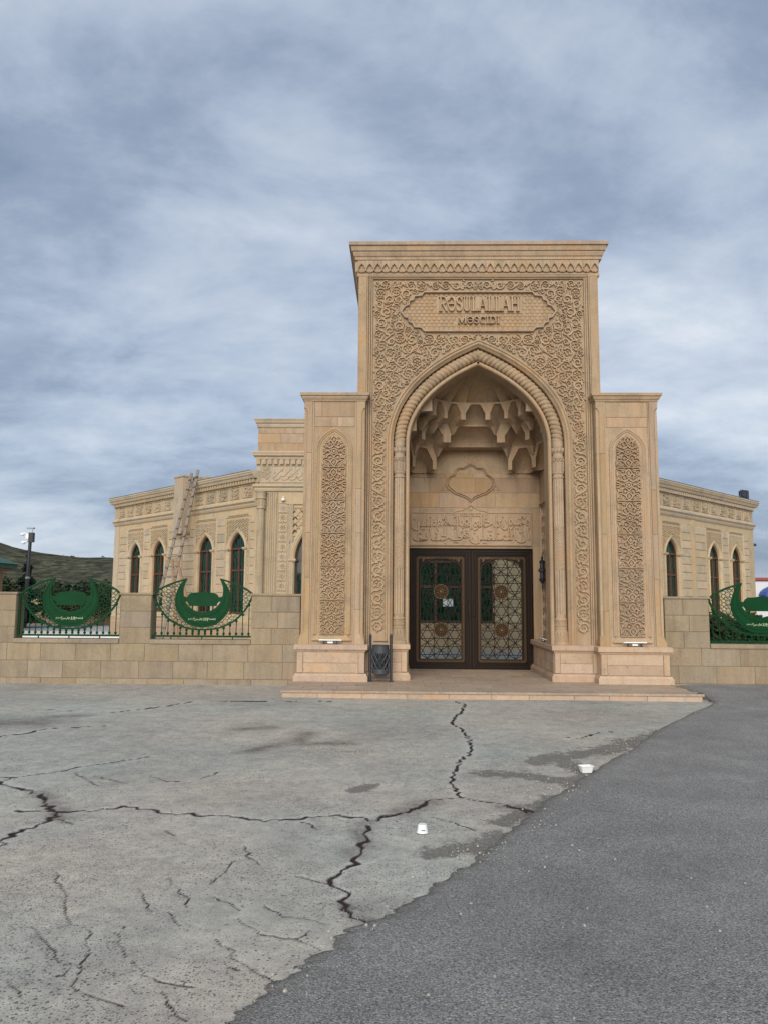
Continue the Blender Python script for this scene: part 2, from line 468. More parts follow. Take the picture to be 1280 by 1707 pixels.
def text_geo(body, extrude=0.02, bevel=0.0, res=3):
    cu = bpy.data.curves.new('lettering', 'FONT'); cu.body = body; cu.extrude = extrude; cu.bevel_depth = bevel; cu.resolution_u = res
    o = bpy.data.objects.new('lettering', cu); COL.objects.link(o)
    dg = bpy.context.evaluated_depsgraph_get(); dg.update()
    me = bpy.data.meshes.new_from_object(o.evaluated_get(dg))
    v = [tuple(p.co) for p in me.vertices]; f = [tuple(p.vertices) for p in me.polygons]
    bpy.data.objects.remove(o); bpy.data.curves.remove(cu); bpy.data.meshes.remove(me)
    return v, f
def put_text(mb, body, x0, x1, z0, z1, y, h, slant=0.0, bend=None):
    v, f = text_geo(body, 0.5)
    xs = [p[0] for p in v]; ys = [p[1] for p in v]
    ax, bx, ay, by = min(xs), max(xs), min(ys), max(ys)
    o = []
    for p in v:
        u = (p[0] - ax) / (bx - ax); w = (p[1] - ay) / (by - ay)
        x = x0 + (x1 - x0) * u + slant * (w - 0.5); z = z0 + (z1 - z0) * w
        if bend: z += bend(u)
        o.append((x, y - (h if p[2] > 0 else 0), z))
    mb.add(o, f)
TH, TN = 0.17, 0.075      # thick and thin strokes of the serif capitals (of the letter height)
def arcp(cx, cz, rx, rz, a0, a1, n=10): return [(cx + rx * math.cos(R(a0 + (a1 - a0) * i / n)), cz + rz * math.sin(R(a0 + (a1 - a0) * i / n))) for i in range(n + 1)]
def serif(x, z, w=0.26): return ([(x - w / 2, z), (x + w / 2, z)], TN)
GL = {
 'R': (0.62, [([(.13, 0), (.13, 1)], TH), ([(.13, .965), (.33, .965)] + arcp(.33, .735, .2, .23, 90, -90) + [(.13, .505)], TN * 1.5), ([(.28, .5), (.58, .02)], TH), serif(.13, .035), serif(.08, .965, .2), serif(.57, .035, .16)]),
 'A': (0.66, [([(.33, 1), (.58, .02)], TH), ([(.33, 1), (.09, .02)], TN), ([(.18, .36), (.48, .36)], TN), serif(.08, .035, .2), serif(.57, .035, .24)]),
 'S': (0.50, [(arcp(.25, .74, .16, .22, 15, 270, 9) + arcp(.25, .27, .17, .235, 90, -165, 9), TH * .85), ([(.41, .72), (.41, .93)], TN), ([(.075, .07), (.075, .29)], TN)]),
 'U': (0.66, [([(.13, 1), (.13, .3)] + arcp(.32, .28, .19, .245, 180, 360) + [(.51, 1)], TH * .8), serif(.13, .965), serif(.51, .965, .22)]),
 'L': (0.54, [([(.14, 0), (.14, 1)], TH), ([(.14, .04), (.48, .04)], TN * 1.2), ([(.48, .03), (.49, .24)], TN), serif(.14, .965), serif(.1, .035, .2)]),
 'H': (0.72, [([(.14, 0), (.14, 1)], TH), ([(.58, 0), (.58, 1)], TH), ([(.14, .5), (.58, .5)], TN), serif(.14, .035), serif(.14, .965), serif(.58, .035), serif(.58, .965)]),
 'M': (0.82, [([(.12, 0), (.12, 1)], TN * 1.2), ([(.12, 1), (.41, .1)], TH), ([(.41, .1), (.70, 1)], TN), ([(.70, 0), (.70, 1)], TH), serif(.12, .035, .2), serif(.70, .035)]),
 'C': (0.62, [(arcp(.34, .5, .24, .46, 42, 318, 14), TH * .85), ([(.53, .7), (.53, .96)], TN)]),
 'I': (0.30, [([(.15, 0), (.15, 1)], TH), serif(.15, .035), serif(.15, .965)]),
 'D': (0.68, [([(.14, 0), (.14, 1)], TH), ([(.14, .96), (.32, .96)] + arcp(.32, .5, .25, .46, 90, -90, 12) + [(.14, .04)], TN * 1.6), serif(.1, .035, .2), serif(.1, .965, .2)]),
 'Ə': (0.66, [(arcp(.33, .5, .25, .46, 150, -180, 18), TH * .8), ([(.08, .5), (.56, .5)], TN * 1.2)]),
}
def put_latin(mb, text, x0, x1, z0, z1, y, h, bold=1.0):
    tot = sum(GL[c][0] for c in text); sx = (x1 - x0) / tot; H = z1 - z0; x = x0; k = 0
    for c in text:
        w, st = GL[c]
        for pts, th in st:
            k += 1
            mb.relief([(x + px * sx, z0 + pz * H) for px, pz in pts], th * min(sx, H * 0.62) * bold, h + 0.0007 * (k % 5), y, top=0.75)
        x += w * sx
# ============================================================ ground
# crack, stain and wear marks of the pavement: (kind, half-width, points in metres)
MARKS = [
 ('c', 0.022, [(-2.91, 6.05), (-2.61, 6.04), (-2.35, 6.05), (-2.09, 6.21), (-1.77, 6.02), (-1.47, 5.99), (-1.19, 5.95), (-0.99, 5.86), (-0.78, 5.93), (-0.53, 6.02), (-0.3, 6.01), (-0.16, 5.92), (-0.12, 6.06), (0.01, 6.15), (0.11, 6.26), (0.21, 6.43)]),
 ('c', 0.018, [(-3.78, 7.14), (-3.48, 7.16), (-3.34, 7.25), (-3.19, 7.42), (-3.01, 7.67), (-2.88, 7.81), (-2.73, 7.96), (-2.58, 8.17)]),
 ('c', 0.026, [(-3.69, 7.08), (-3.51, 6.94), (-3.26, 6.77), (-3.01, 6.61), (-2.88, 6.43), (-2.75, 6.21), (-2.61, 6.04), (-2.51, 5.84), (-2.55, 5.72), (-2.61, 5.57), (-2.62, 5.24), (-2.63, 4.97)]),
 ('c', 0.012, [(-3.51, 6.94), (-3.48, 7.16)]),
 ('c', 0.012, [(-2.51, 5.84), (-2.33, 5.7)]),
 ('c', 0.022, [(-5.17, 11.51), (-4.7, 11.33), (-4.11, 11.28), (-3.79, 11.62), (-3.27, 12.52), (-2.56, 12.58), (-1.88, 12.52), (-0.99, 12.74)]),
 ('c', 0.025, [(-4.71, 9.06), (-4.68, 9.2), (-4.44, 9.42), (-4.41, 9.75), (-4.09, 9.89), (-3.76, 10.03)]),
 ('c', 0.02, [(0.86, 12.93), (1.02, 12.5), (0.91, 11.75), (0.79, 11.28), (0.68, 10.59), (0.76, 10.1), (0.8, 9.66), (0.81, 9.16), (0.73, 8.45), (0.59, 8.05), (0.52, 7.63), (0.46, 7.25), (0.47, 6.92), (0.51, 6.63)]),
 ('c', 0.014, [(0.21, 6.5), (0.51, 6.63), (0.7, 6.52), (0.83, 6.43), (0.93, 6.3), (1.06, 6.14)]),
 ('c', 0.03, [(0.84, 6.39), (0.93, 6.3), (1.07, 6.16)]),
 ('c', 0.02, [(-0.16, 6.0), (0.01, 6.13), (0.13, 6.29), (0.21, 6.46)]),
 ('c', 0.022, [(-0.23, 5.8), (-0.23, 5.44), (-0.27, 5.19), (-0.31, 4.88), (-0.33, 4.85), (-0.4, 4.7), (-0.39, 4.6), (-0.29, 4.49), (-0.29, 4.32), (-0.23, 4.18), (-0.15, 4.09)]),
 ('c', 0.008, [(-0.61, 4.74), (-0.51, 4.69), (-0.4, 4.62)]),
 ('c', 0.006, [(-2.02, 4.72), (-1.89, 4.49), (-1.8, 4.36), (-1.69, 4.09), (-1.62, 4.0)]),
 ('c', 0.006, [(-1.51, 3.95), (-1.43, 3.75), (-1.38, 3.55), (-1.38, 3.46), (-1.33, 3.36), (-1.21, 3.3), (-1.09, 3.25)]),
 ('c', 0.006, [(-1.8, 3.97), (-1.66, 3.81), (-1.54, 3.66), (-1.5, 3.6)]),
 ('c', 0.006, [(-1.36, 4.01), (-1.33, 3.85), (-1.23, 3.67)]),
 ('c', 0.006, [(-1.19, 3.64), (-1.1, 3.51), (-0.96, 3.44), (-0.85, 3.41)]),
 ('c', 0.006, [(-0.98, 3.37), (-0.9, 3.24), (-0.81, 3.15)]),
 ('c', 0.006, [(-0.82, 4.12), (-0.71, 4.0), (-0.6, 3.9), (-0.5, 3.89), (-0.42, 3.83), (-0.35, 3.76)]),
 ('c', 0.006, [(-0.71, 4.28), (-0.59, 4.17), (-0.38, 4.07)]),
 ('c', 0.006, [(-0.44, 3.99), (-0.49, 3.89)]),
 ('c', 0.006, [(-0.87, 3.87), (-0.79, 3.75), (-0.77, 3.69), (-0.64, 3.58), (-0.52, 3.46)]),
 ('c', 0.006, [(-0.75, 3.6), (-0.69, 3.56)]),
 ('c', 0.006, [(-1.22, 4.5), (-1.12, 4.25)]),
 ('c', 0.006, [(-1.34, 4.66), (-1.28, 4.52)]),
 ('c', 0.006, [(-1.02, 4.98), (-1.07, 4.57)]),
 ('c', 0.006, [(-1.0, 4.39), (-0.91, 4.32), (-0.83, 4.22)]),
 ('c', 0.006, [(-1.19, 4.18), (-1.08, 4.0)]),
 ('c', 0.006, [(-1.46, 4.51), (-1.27, 4.18)]),
 ('c', 0.006, [(-1.66, 3.45), (-1.53, 3.3)]),
 ('c', 0.006, [(-1.43, 3.58), (-1.44, 3.49), (-1.47, 3.49)]),
 ('c', 0.008, [(-1.02, 5.28), (-0.94, 5.04), (-0.86, 4.93)]),
 ('c', 0.008, [(-2.29, 7.28), (-2.07, 7.09), (-1.84, 7.04)]),
 ('c', 0.008, [(-2.81, 7.25), (-2.56, 7.09), (-2.38, 6.96)]),
 ('c', 0.008, [(-1.8, 7.19), (-1.68, 7.51)]),
 ('c', 0.008, [(-0.71, 5.85), (-0.58, 5.67)]),
 ('c', 0.008, [(-3.02, 7.37), (-2.6, 6.86)]),
 ('c', 0.008, [(-1.63, 5.58), (-1.53, 5.46)]),
 ('c', 0.01, [(1.94, 9.63), (2.12, 9.5), (2.5, 9.99), (2.66, 10.05)]),
 ('c', 0.01, [(0.22, 6.06), (0.39, 5.9), (0.53, 5.72)]),
 ('s', 0.16, [(-1.62, 8.52), (-1.26, 8.93), (-1.13, 9.64)]),
 ('s', 0.12, [(-1.26, 8.93), (-0.59, 9.01)]),
 ('s', 0.45, [(-5.32, 10.12), (-4.84, 10.25)]),
 ('s', 0.2, [(-4.78, 10.73), (-4.47, 10.9)]),
 ('s', 0.1, [(0.83, 6.36), (1.07, 6.16)]),
 ('s', 0.08, [(-0.24, 5.87), (-0.24, 5.44), (-0.27, 5.13)]),
 ('s', 0.06, [(-0.29, 4.32), (-0.23, 4.18), (-0.15, 4.09)]),
 ('s', 0.12, [(0.01, 6.15), (0.21, 6.46)]),
 ('s', 0.1, [(-3.01, 6.61), (-2.61, 6.04), (-2.51, 5.84)]),
 ('s', 0.15, [(-2.01, 9.92), (-1.66, 10.06)]),
 ('g', 0.2, [(1.38, 8.1), (1.85, 8.44), (2.33, 8.83), (2.83, 9.48), (3.37, 10.16)]),
 ('g', 0.16, [(0.81, 7.54), (1.19, 7.48), (1.48, 7.25), (1.68, 7.32)]),
 ('g', 0.16, [(1.66, 8.12), (1.8, 7.71), (1.55, 7.08)]),
 ('g', 0.14, [(0.21, 5.21), (0.41, 5.31), (0.56, 5.42), (0.72, 5.59)]),
 ('g', 0.12, [(0.76, 5.92), (0.98, 6.18), (1.25, 6.65)]),
 ('g', 0.1, [(-0.39, 6.82), (-0.27, 6.99)]),
 ('p', 0.06, [(-4.78, 9.17), (-4.74, 9.3), (-4.42, 9.38), (-4.35, 9.71)]),
 ('p', 0.05, [(-3.53, 6.98), (-3.29, 6.81)]),
 ('p', 0.06, [(-4.27, 10.5), (-4.11, 10.92)]),
 ('p', 0.05, [(-2.81, 7.6), (-2.62, 8.02)]),
 ('p', 0.04, [(-4.17, 11.43), (-3.23, 12.38)]),
]
EDGE = [(-0.77, 2.92), (-0.67, 3.15), (-0.51, 3.47), (-0.34, 3.74), (-0.26, 3.83), (-0.14, 4.1), (-0.08, 4.15), (0.08, 4.4), (0.2, 4.63), (0.46, 4.99), (0.6, 5.29), (0.85, 5.78), (1.15, 6.36), (1.37, 6.75), (1.81, 7.53), (2.39, 8.56), (3.15, 9.95), (4.04, 11.37), (5.09, 12.96)]
def fract(n):    # value noise 1d
    random.seed(n); return random.random()
def jitter(pts, amp, seed, step=0.05):
    rg = random.Random(seed); out = []
    for i in range(len(pts) - 1):
        a, b = pts[i], pts[i + 1]; L = math.hypot(b[0] - a[0], b[1] - a[1]); n = max(1, int(L / step))
        nx, ny = -(b[1] - a[1]) / (L + 1e-6), (b[0] - a[0]) / (L + 1e-6)
        for k in range(n):
            t = k / n; j = rg.gauss(0, amp) * (0 if k == 0 and i == 0 else 1)
            out.append((a[0] + (b[0] - a[0]) * t + nx * j, a[1] + (b[1] - a[1]) * t + ny * j))
    return out + [pts[-1]]
def ground_grid():
    xs = np.concatenate([np.arange(-16, -7.6, 0.25), np.arange(-7.6, 5.6, 0.0145), np.arange(5.6, 12.01, 0.25)])
    ys = [1.2]
    while ys[-1] < 15.0: ys.append(ys[-1] + max(0.007, 0.00078 * ys[-1] ** 2))
    ys = np.array(ys); nx, ny = len(xs), len(ys)
    att = {k: np.zeros((ny, nx), np.float32) for k in 'csgp'}
    for idx, (kind, w, pts) in enumerate(MARKS):
        if kind == 'c': pts = jitter(pts, 0.55 * w + 0.006, idx)
        else: pts = jitter(pts, 0.25 * w, idx, max(0.1, w))
        A = att[kind]; rg = random.Random(idx + 500)
        ph = rg.random() * 9
        for i in range(len(pts) - 1):
            (ax, ay), (bx, by) = pts[i], pts[i + 1]
            ww = w * (0.75 + 0.45 * math.sin(ph + i * 0.9) + 0.3 * rg.random()) if kind == 'c' else w
            ww = max(ww, 0.0105)
            if kind == 'c': ww = max(ww, 0.0026 * ay)
            m = ww * (3.2 if kind == 'c' else 2.2) + 0.02
            x0, x1 = np.searchsorted(xs, [min(ax, bx) - m, max(ax, bx) + m]); y0, y1 = np.searchsorted(ys, [min(ay, by) - m, max(ay, by) + m])
            if x1 <= x0 or y1 <= y0: continue
            X = xs[None, x0:x1]; Y = ys[y0:y1, None]
            dx, dy = bx - ax, by - ay; L2 = dx * dx + dy * dy + 1e-9
            t = np.clip(((X - ax) * dx + (Y - ay) * dy) / L2, 0, 1)
            d = np.sqrt((X - ax - t * dx) ** 2 + (Y - ay - t * dy) ** 2)
            v = np.clip(1.15 - d / ww, 0, 1) * min(1, .56 + w / .03 * .42 + .12 * math.sin(ph * 3 + i * .7)) if kind == 'c' else np.exp(-(d / ww) ** 2)
            A[y0:y1, x0:x1] = np.maximum(A[y0:y1, x0:x1], v)
            if kind == 'c' and w >= .016:      # spalled, paler lips along the wide cracks
                q = .75 * np.exp(-((d - 1.5 * ww) / (.9 * ww)) ** 2); att['p'][y0:y1, x0:x1] = np.maximum(att['p'][y0:y1, x0:x1], q)
    Xg, Yg = np.meshgrid(xs, ys)
    Z = 0.006 * np.sin(Xg * 1.3 + 1) * np.sin(Yg * 0.9) - 0.014 * np.clip(att['c'], 0, 1) ** 2 - 0.004 * att['g']
    co = np.stack([Xg, Yg, Z], -1).reshape(-1, 3).astype(np.float32)
    i = np.arange(nx * ny).reshape(ny, nx)
    q = np.stack([i[:-1, :-1], i[:-1, 1:], i[1:, 1:], i[1:, :-1]], -1).reshape(-1, 4)
    me = bpy.data.meshes.new('concrete_pavement')
    me.vertices.add(len(co)); me.vertices.foreach_set('co', co.ravel())
    me.loops.add(q.size); me.loops.foreach_set('vertex_index', q.ravel().astype(np.int32))
    me.polygons.add(len(q)); me.polygons.foreach_set('loop_start', np.arange(0, q.size, 4, dtype=np.int32)); me.polygons.foreach_set('loop_total', np.full(len(q), 4, np.int32))
    me.polygons.foreach_set('use_smooth', np.ones(len(q), bool))
    for k, nme in (('c', 'crack'), ('s', 'stain'), ('g', 'worn'), ('p', 'pale')):
        a = me.attributes.new(nme, 'FLOAT', 'POINT'); a.data.foreach_set('value', att[k].ravel())
    me.update(); me.validate()
    return me
def ground_mat():
    m, t, b = new_mat('cracked_concrete')
    vec, _ = objvec(t, False)
    def at(n):
        a = t.nodes.new('ShaderNodeAttribute'); a.attribute_name = n; return a.outputs['Fac']
    big = nz(t, vec, 0.55, 6, 0.6, 0.5)
    col = ramp(t, big, (0.30, (0.335, 0.322, 0.296)), (0.50, (0.42, 0.402, 0.366)), (0.72, (0.49, 0.465, 0.412)))
    mid = nz(t, vec, 4.5, 6, 0.7)
    col = mixc(t, col, ramp(t, mid, (0.3, (.78, .78, .80)), (0.7, (1.16, 1.15, 1.12))), 1.0, 'MULTIPLY')
    m2 = nz(t, vec, 13, 6, 0.8)
    col = mixc(t, col, ramp(t, m2, (0.34, (.78, .78, .79)), (0.5, (1, 1, 1)), (0.68, (1.16, 1.15, 1.13))), 1.0, 'MULTIPLY')
    # reddish and greenish bloom in large patches
    tint = nz(t, vec, 0.33, 3, 0.5)
    col = mixc(t, col, ramp(t, tint, (0.36, (1.05, .98, .92)), (0.62, (.95, 1.0, .97))), 1.0, 'MULTIPLY')
    grit = nz(t, vec, 130, 3, 0.8)
    col = mixc(t, col, ramp(t, grit, (0.25, (.66, .66, .66)), (0.75, (1.3, 1.3, 1.3))), 1.0, 'MULTIPLY')
    # open pits where the paste has gone: lots of small dark holes, in patches
    v = t.nodes.new('ShaderNodeTexVoronoi'); v.inputs['Scale'].default_value = 33; v.inputs['Randomness'].default_value = 1.0
    t.links.new(vec, v.inputs['Vector'])
    pit_r = math_(t, 'MULTIPLY_ADD', nz(t, vec, 1.1, 4, 0.6), 1.0, -0.14)
    pit = math_(t, 'LESS_THAN', v.outputs['Distance'], math_(t, 'MULTIPLY', pit_r, nz(t, vec, 30, 2, 0.5)))
    v2 = t.nodes.new('ShaderNodeTexVoronoi'); v2.inputs['Scale'].default_value = 70; t.links.new(vec, v2.inputs['Vector'])
    pit2 = math_(t, 'LESS_THAN', v2.outputs['Distance'], math_(t, 'MULTIPLY', math_(t, 'MULTIPLY_ADD', nz(t, vec, 0.8, 4, 0.6), 1.2, -0.17), nz(t, vec, 70, 2, 0.5)))
    pits = math_(t, 'MAXIMUM', pit, pit2)
    col = mixc(t, col, (0.045, 0.042, 0.038), math_(t, 'MULTIPLY', pits, 0.68))
    # marks kept in the mesh
    rag = nz(t, vec, 22, 5, 0.75)
    rag2 = nz(t, vec, 7, 7, 0.8)
    worn = math_(t, 'MULTIPLY', ramp(t, math_(t, 'ADD', at('worn'), math_(t, 'MULTIPLY_ADD', rag2, 3.4, -1.75)), (0.30, (0, 0, 0)), (0.62, (1, 1, 1))), ramp(t, at('worn'), (0.02, (0, 0, 0)), (0.2, (1, 1, 1))))
    grav = nz(t, vec, 75, 4, 0.85)
    col = mixc(t, col, ramp(t, grav, (0.32, (0.05, 0.047, 0.042)), (0.5, (0.14, 0.13, 0.112)), (0.7, (0.34, 0.315, 0.27))), math_(t, 'MULTIPLY', worn, 0.85))
    pale = math_(t, 'MULTIPLY', at('pale'), ramp(t, rag, (0.45, (0, 0, 0)), (0.6, (1, 1, 1))))
    col = mixc(t, col, (0.55, 0.54, 0.52), math_(t, 'MULTIPLY', pale, 0.75))
    st = math_(t, 'MULTIPLY', at('stain'), ramp(t, nz(t, vec, 6, 6, 0.75), (0.25, (0.2,) * 3), (0.65, (1, 1, 1))))
    col = mixc(t, col, (0.055, 0.040, 0.030), math_(t, 'MULTIPLY', st, 0.72))
    ck = ramp(t, math_(t, 'ADD', at('crack'), math_(t, 'MULTIPLY_ADD', rag, 0.7, -0.35)), (0.20, (0, 0, 0)), (0.62, (1, 1, 1)))
    col = mixc(t, col, (0.035, 0.024, 0.019), math_(t, 'MULTIPLY', ck, math_(t, 'GREATER_THAN', at('crack'), 0.02)))
    t.links.new(col, b.inputs['Base Color'])
    b.inputs['Roughness'].default_value = 0.92; b.inputs['Specular IOR Level'].default_value = 0.2
    h = math_(t, 'SUBTRACT', math_(t, 'MULTIPLY_ADD', grit, 0.5, math_(t, 'MULTIPLY', nz(t, vec, 35, 4, 0.7), 0.8)), math_(t, 'MULTIPLY', pits, 1.6))
    bump(t, b, h, 0.006)
    return m
gm = ground_grid(); gm.materials.append(ground_mat())
struct(link('concrete_pavement', gm))

def asphalt_mat():
    m, t, b = new_mat('asphalt')
    vec, _ = objvec(t, False)
    big = nz(t, vec, 0.5, 5, 0.6)
    col = ramp(t, big, (0.3, (0.320, 0.312, 0.298)), (0.7, (0.415, 0.404, 0.384)))
    col = mixc(t, col, ramp(t, nz(t, vec, 1.7, 6, 0.65), (0.3, (.82, .82, .83)), (0.7, (1.12, 1.115, 1.10))), 1.0, 'MULTIPLY')
    v = t.nodes.new('ShaderNodeTexVoronoi'); v.inputs['Scale'].default_value = 125; t.links.new(vec, v.inputs['Vector'])
    st = ramp(t, math_(t, 'FRACT', math_(t, 'MULTIPLY', v.outputs['Color'], 3.1)), (0.0, (.55, .55, .56)), (0.6, (1.0, 1.0, 1.0)), (0.95, (1.2, 1.19, 1.17)), (1.0, (1.6, 1.55, 1.45)))
    col = mixc(t, col, st, 1.0, 'MULTIPLY')
    gr = nz(t, vec, 85, 4, 0.85)
    col = mixc(t, col, ramp(t, gr, (0.36, (.42, .42, .43)), (0.5, (1, 1, 1)), (0.70, (1.3, 1.3, 1.29))), 1.0, 'MULTIPLY')
    dirt = nz(t, vec, 2.3, 6, 0.7)
    col = mixc(t, col, (0.12, 0.10, 0.08), math_(t, 'MULTIPLY', ramp(t, dirt, (0.6, (0, 0, 0)), (0.75, (1, 1, 1))), 0.35))
    a = t.nodes.new('ShaderNodeAttribute'); a.attribute_name = 'dust'
    dn = ramp(t, math_(t, 'ADD', a.outputs['Fac'], math_(t, 'MULTIPLY_ADD', nz(t, vec, 9, 6, .8), 2.4, -1.35)), (0.25, (0, 0, 0)), (0.75, (1, 1, 1)))
    col = mixc(t, col, ramp(t, nz(t, vec, 70, 4, .85), (.35, (.09, .083, .07)), (.55, (.25, .235, .205)), (.7, (.45, .43, .38))), math_(t, 'MULTIPLY', math_(t, 'MULTIPLY', dn, 0.7), math_(t, 'GREATER_THAN', a.outputs['Fac'], 0.03)))
    t.links.new(col, b.inputs['Base Color']); b.inputs['Roughness'].default_value = 0.9; b.inputs['Specular IOR Level'].default_value = 0.25
    bump(t, b, math_(t, 'ADD', gr, math_(t, 'MULTIPLY', v.outputs['Distance'], -1.2)), 0.012)
    return m
M['asphalt'] = asphalt_mat()
def asphalt_sheet():
    rg = random.Random(3)
    ys = [1.2]
    while ys[-1] < 15.03: ys.append(ys[-1] + max(0.012, 0.0016 * ys[-1] ** 2))
    ex = [-1.75] + [p[0] for p in EDGE] + [5.16, 5.10, 5.16]; ey = [1.2] + [p[1] for p in EDGE] + [13.12, 13.4, 15.1]
    P = []; n1 = n2 = 0.0
    for y in ys:
        n1 = n1 * 0.93 + rg.gauss(0, 0.012); n2 = n2 * 0.4 + rg.gauss(0, 0.015)
        x0 = float(np.interp(y, ey, ex)) + ((n1 + n2) if y < 12.9 else 0)
        row = []
        hump = lambda x: 0.085 * min(1, max(0, (x - 4.7) / 0.8)) * min(1, max(0, (y - 12.6) / 1.3)) ** 1.5
        row.append((x0 - 0.02, y, -0.03)); row.append((x0, y, 0.006 + hump(x0)))
        for k in range(1, 26):
            x = x0 + 0.02 + (14 - x0) * (k / 25) ** 1.8
            row.append((x, y, 0.014 + 0.006 * math.sin(x * 1.1) * math.sin(y * 0.8) + hump(x)))
        P.append(row)
    return MB().grid(P)
asp = struct(asphalt_sheet().build('asphalt_road', M['asphalt'], smooth=True))
_co = asp.data.vertices; _d = asp.data.attributes.new('dust', 'FLOAT', 'POINT')
for i in range(len(_co)): _d.data[i].value = math.exp(-(_co[i].co.x - _co[i - i % 27 + 1].co.x) / .16)
terr, t_, b_ = new_mat('dry_grass_ground')
vec_, _ = objvec(t_, False)
col_ = ramp(t_, nz(t_, vec_, 0.06, 8, 0.7), (0.3, (0.085, 0.082, 0.05)), (0.5, (0.13, 0.125, 0.075)), (0.7, (0.19, 0.17, 0.105)))
t_.links.new(col_, b_.inputs['Base Color']); b_.inputs['Roughness'].default_value = 0.95; b_.inputs['Specular IOR Level'].default_value = 0.1
struct(MB().add([(-3000, -3000, -0.25), (3000, -3000, -0.25), (3000, 3000, -0.25), (-3000, 3000, -0.25)], [(0, 1, 2, 3)]).build('ground', terr))
struct(MB().add([(-60, -60, -0.06), (60, -60, -0.06), (60, 1.21, -0.06), (-60, 1.21, -0.06)], [(0, 1, 2, 3)])
       .add([(-60, 1.21, -0.06), (-15.9, 1.21, -0.06), (-15.9, 15.5, -0.06), (-60, 15.5, -0.06)], [(0, 1, 2, 3)])
       .add([(13.9, 1.21, -0.06), (60, 1.21, -0.06), (60, 15.5, -0.06), (13.9, 15.5, -0.06)], [(0, 1, 2, 3)]).build('road', M['asphalt']))
M['court'] = stone('courtyard_slabs', (0.40, 0.40, 0.39), vary=0.06, streak=0.03, spots=0.12)
struct(MB().box(-30, 40, 15.3, 52, -0.2, 0.10).build('courtyard_pavement', M['court']))

# ============================================================ the gateway
GX, GY = 1.51, 14.98
gate = thing('mosque_gateway', 'tall carved sandstone mosque gateway with pointed arch, stalactite vault and bronze doors', 'gateway', (GX, GY, 0))
S = M['stone']
ARCH = arch(1.765, 4.71, 2.04, 24)
wall = MB()
arch_wall(wall, -2.39, 2.39, 0.80, 8.17, ARCH, 0.0, 0.50)
wall.box(-2.39, -1.62, 0.5, 3.0, 0.80, 8.17); wall.box(1.70, 2.39, 0.5, 3.0, 0.80, 8.17)
wall.box(-1.62, 1.70, 0.5, 3.0, 6.9, 8.17)
wall.box(-1.62, 1.70, 2.43, 3.0, 2.80, 6.9)             # back of the niche, above the doors
wall.box(-1.62, -1.34, 2.43, 3.0, 0.12, 2.80); wall.box(1.42, 1.70, 2.43, 3.0, 0.12, 2.80)
wall.build('wall', S, gate)
# corner strips of the upper front
for s in (-1, 1):
    m = MB(); m.prism([(s * 2.385, 5.6), (s * 2.22, 5.6), (s * 2.22, 8.17), (s * 2.385, 8.17)][::-s], -0.03, -0.001); m.build('corner_strip', S, gate)
fr = MB()
for a, y in ((2.20, 0.045), (2.155, 0.030), (2.115, 0.045)):
    fr.relief([(-a, 0.80), (-a, 8.165 - (2.2 - a) - .02), (a, 8.165 - (2.2 - a) - .02), (a, 0.80)], 0.045, y, 0.0)
fr.build('frame_moulding', S, gate)
am = MB(); arch_sweep(am, ARCH, 0.80, [(-0.05, 0.0), (-0.045, -0.05), (-0.02, -0.06), (0.0, -0.035), (0.03, -0.035), (0.055, 0.0), (0.085, 0.03), (0.09, 0.24), (0.325, 0.24), (0.33, 0.10), (0.35, 0.075), (0.385, 0.075), (0.405, 0.10), (0.41, 0.5)])
am.build('arch_moulding', S, gate, smooth=False)
# twisted rope following the arch
def rope():
    path = offset_path(arch(1.765, 4.71, 2.04, 60), 0.208)
    half = path[:len(path) // 2 + 1]; half[-1] = (0.0, half[-1][1])
    d = [0.0]
    for a, b in zip(half, half[1:]): d.append(d[-1] + math.hypot(b[0] - a[0], b[1] - a[1]))
    N = int(d[-1] / 0.0105); P = []
    xs = [p[0] for p in half]; zs = [p[1] for p in half]
    for i in range(N + 1):
        s = d[-1] * i / N; x = float(np.interp(s, d, xs)); z = float(np.interp(s, d, zs))
        x2 = float(np.interp(min(s + .01, d[-1]), d, xs)); z2 = float(np.interp(min(s + .01, d[-1]), d, zs))
        x1 = float(np.interp(max(s - .01, 0), d, xs)); z1 = float(np.interp(max(s - .01, 0), d, zs))
        tx, tz = x2 - x1, z2 - z1; l = math.hypot(tx, tz); nx, nz_ = tz / l, -tx / l
        row = []
        for k in range(20):
            th = 2 * PI * k / 20
            ph = PI * s / 0.092 + th * 0.55 if False else PI * (s - 0.035 * math.cos(th)) / 0.092
            r = 0.114 * (0.80 + 0.20 * abs(math.sin(ph)) ** 0.55)
            row.append((x + nx * r * math.cos(th), 0.135 + r * -math.sin(th), z + nz_ * r * math.cos(th)))
        P.append(row)
    return P
Pm = rope(); rp = MB(); rp.grid(Pm, True); rp.grid([[(-x, y, z) for x, y, z in row] for row in Pm], True)
rp.build('arch_rope', S, gate)
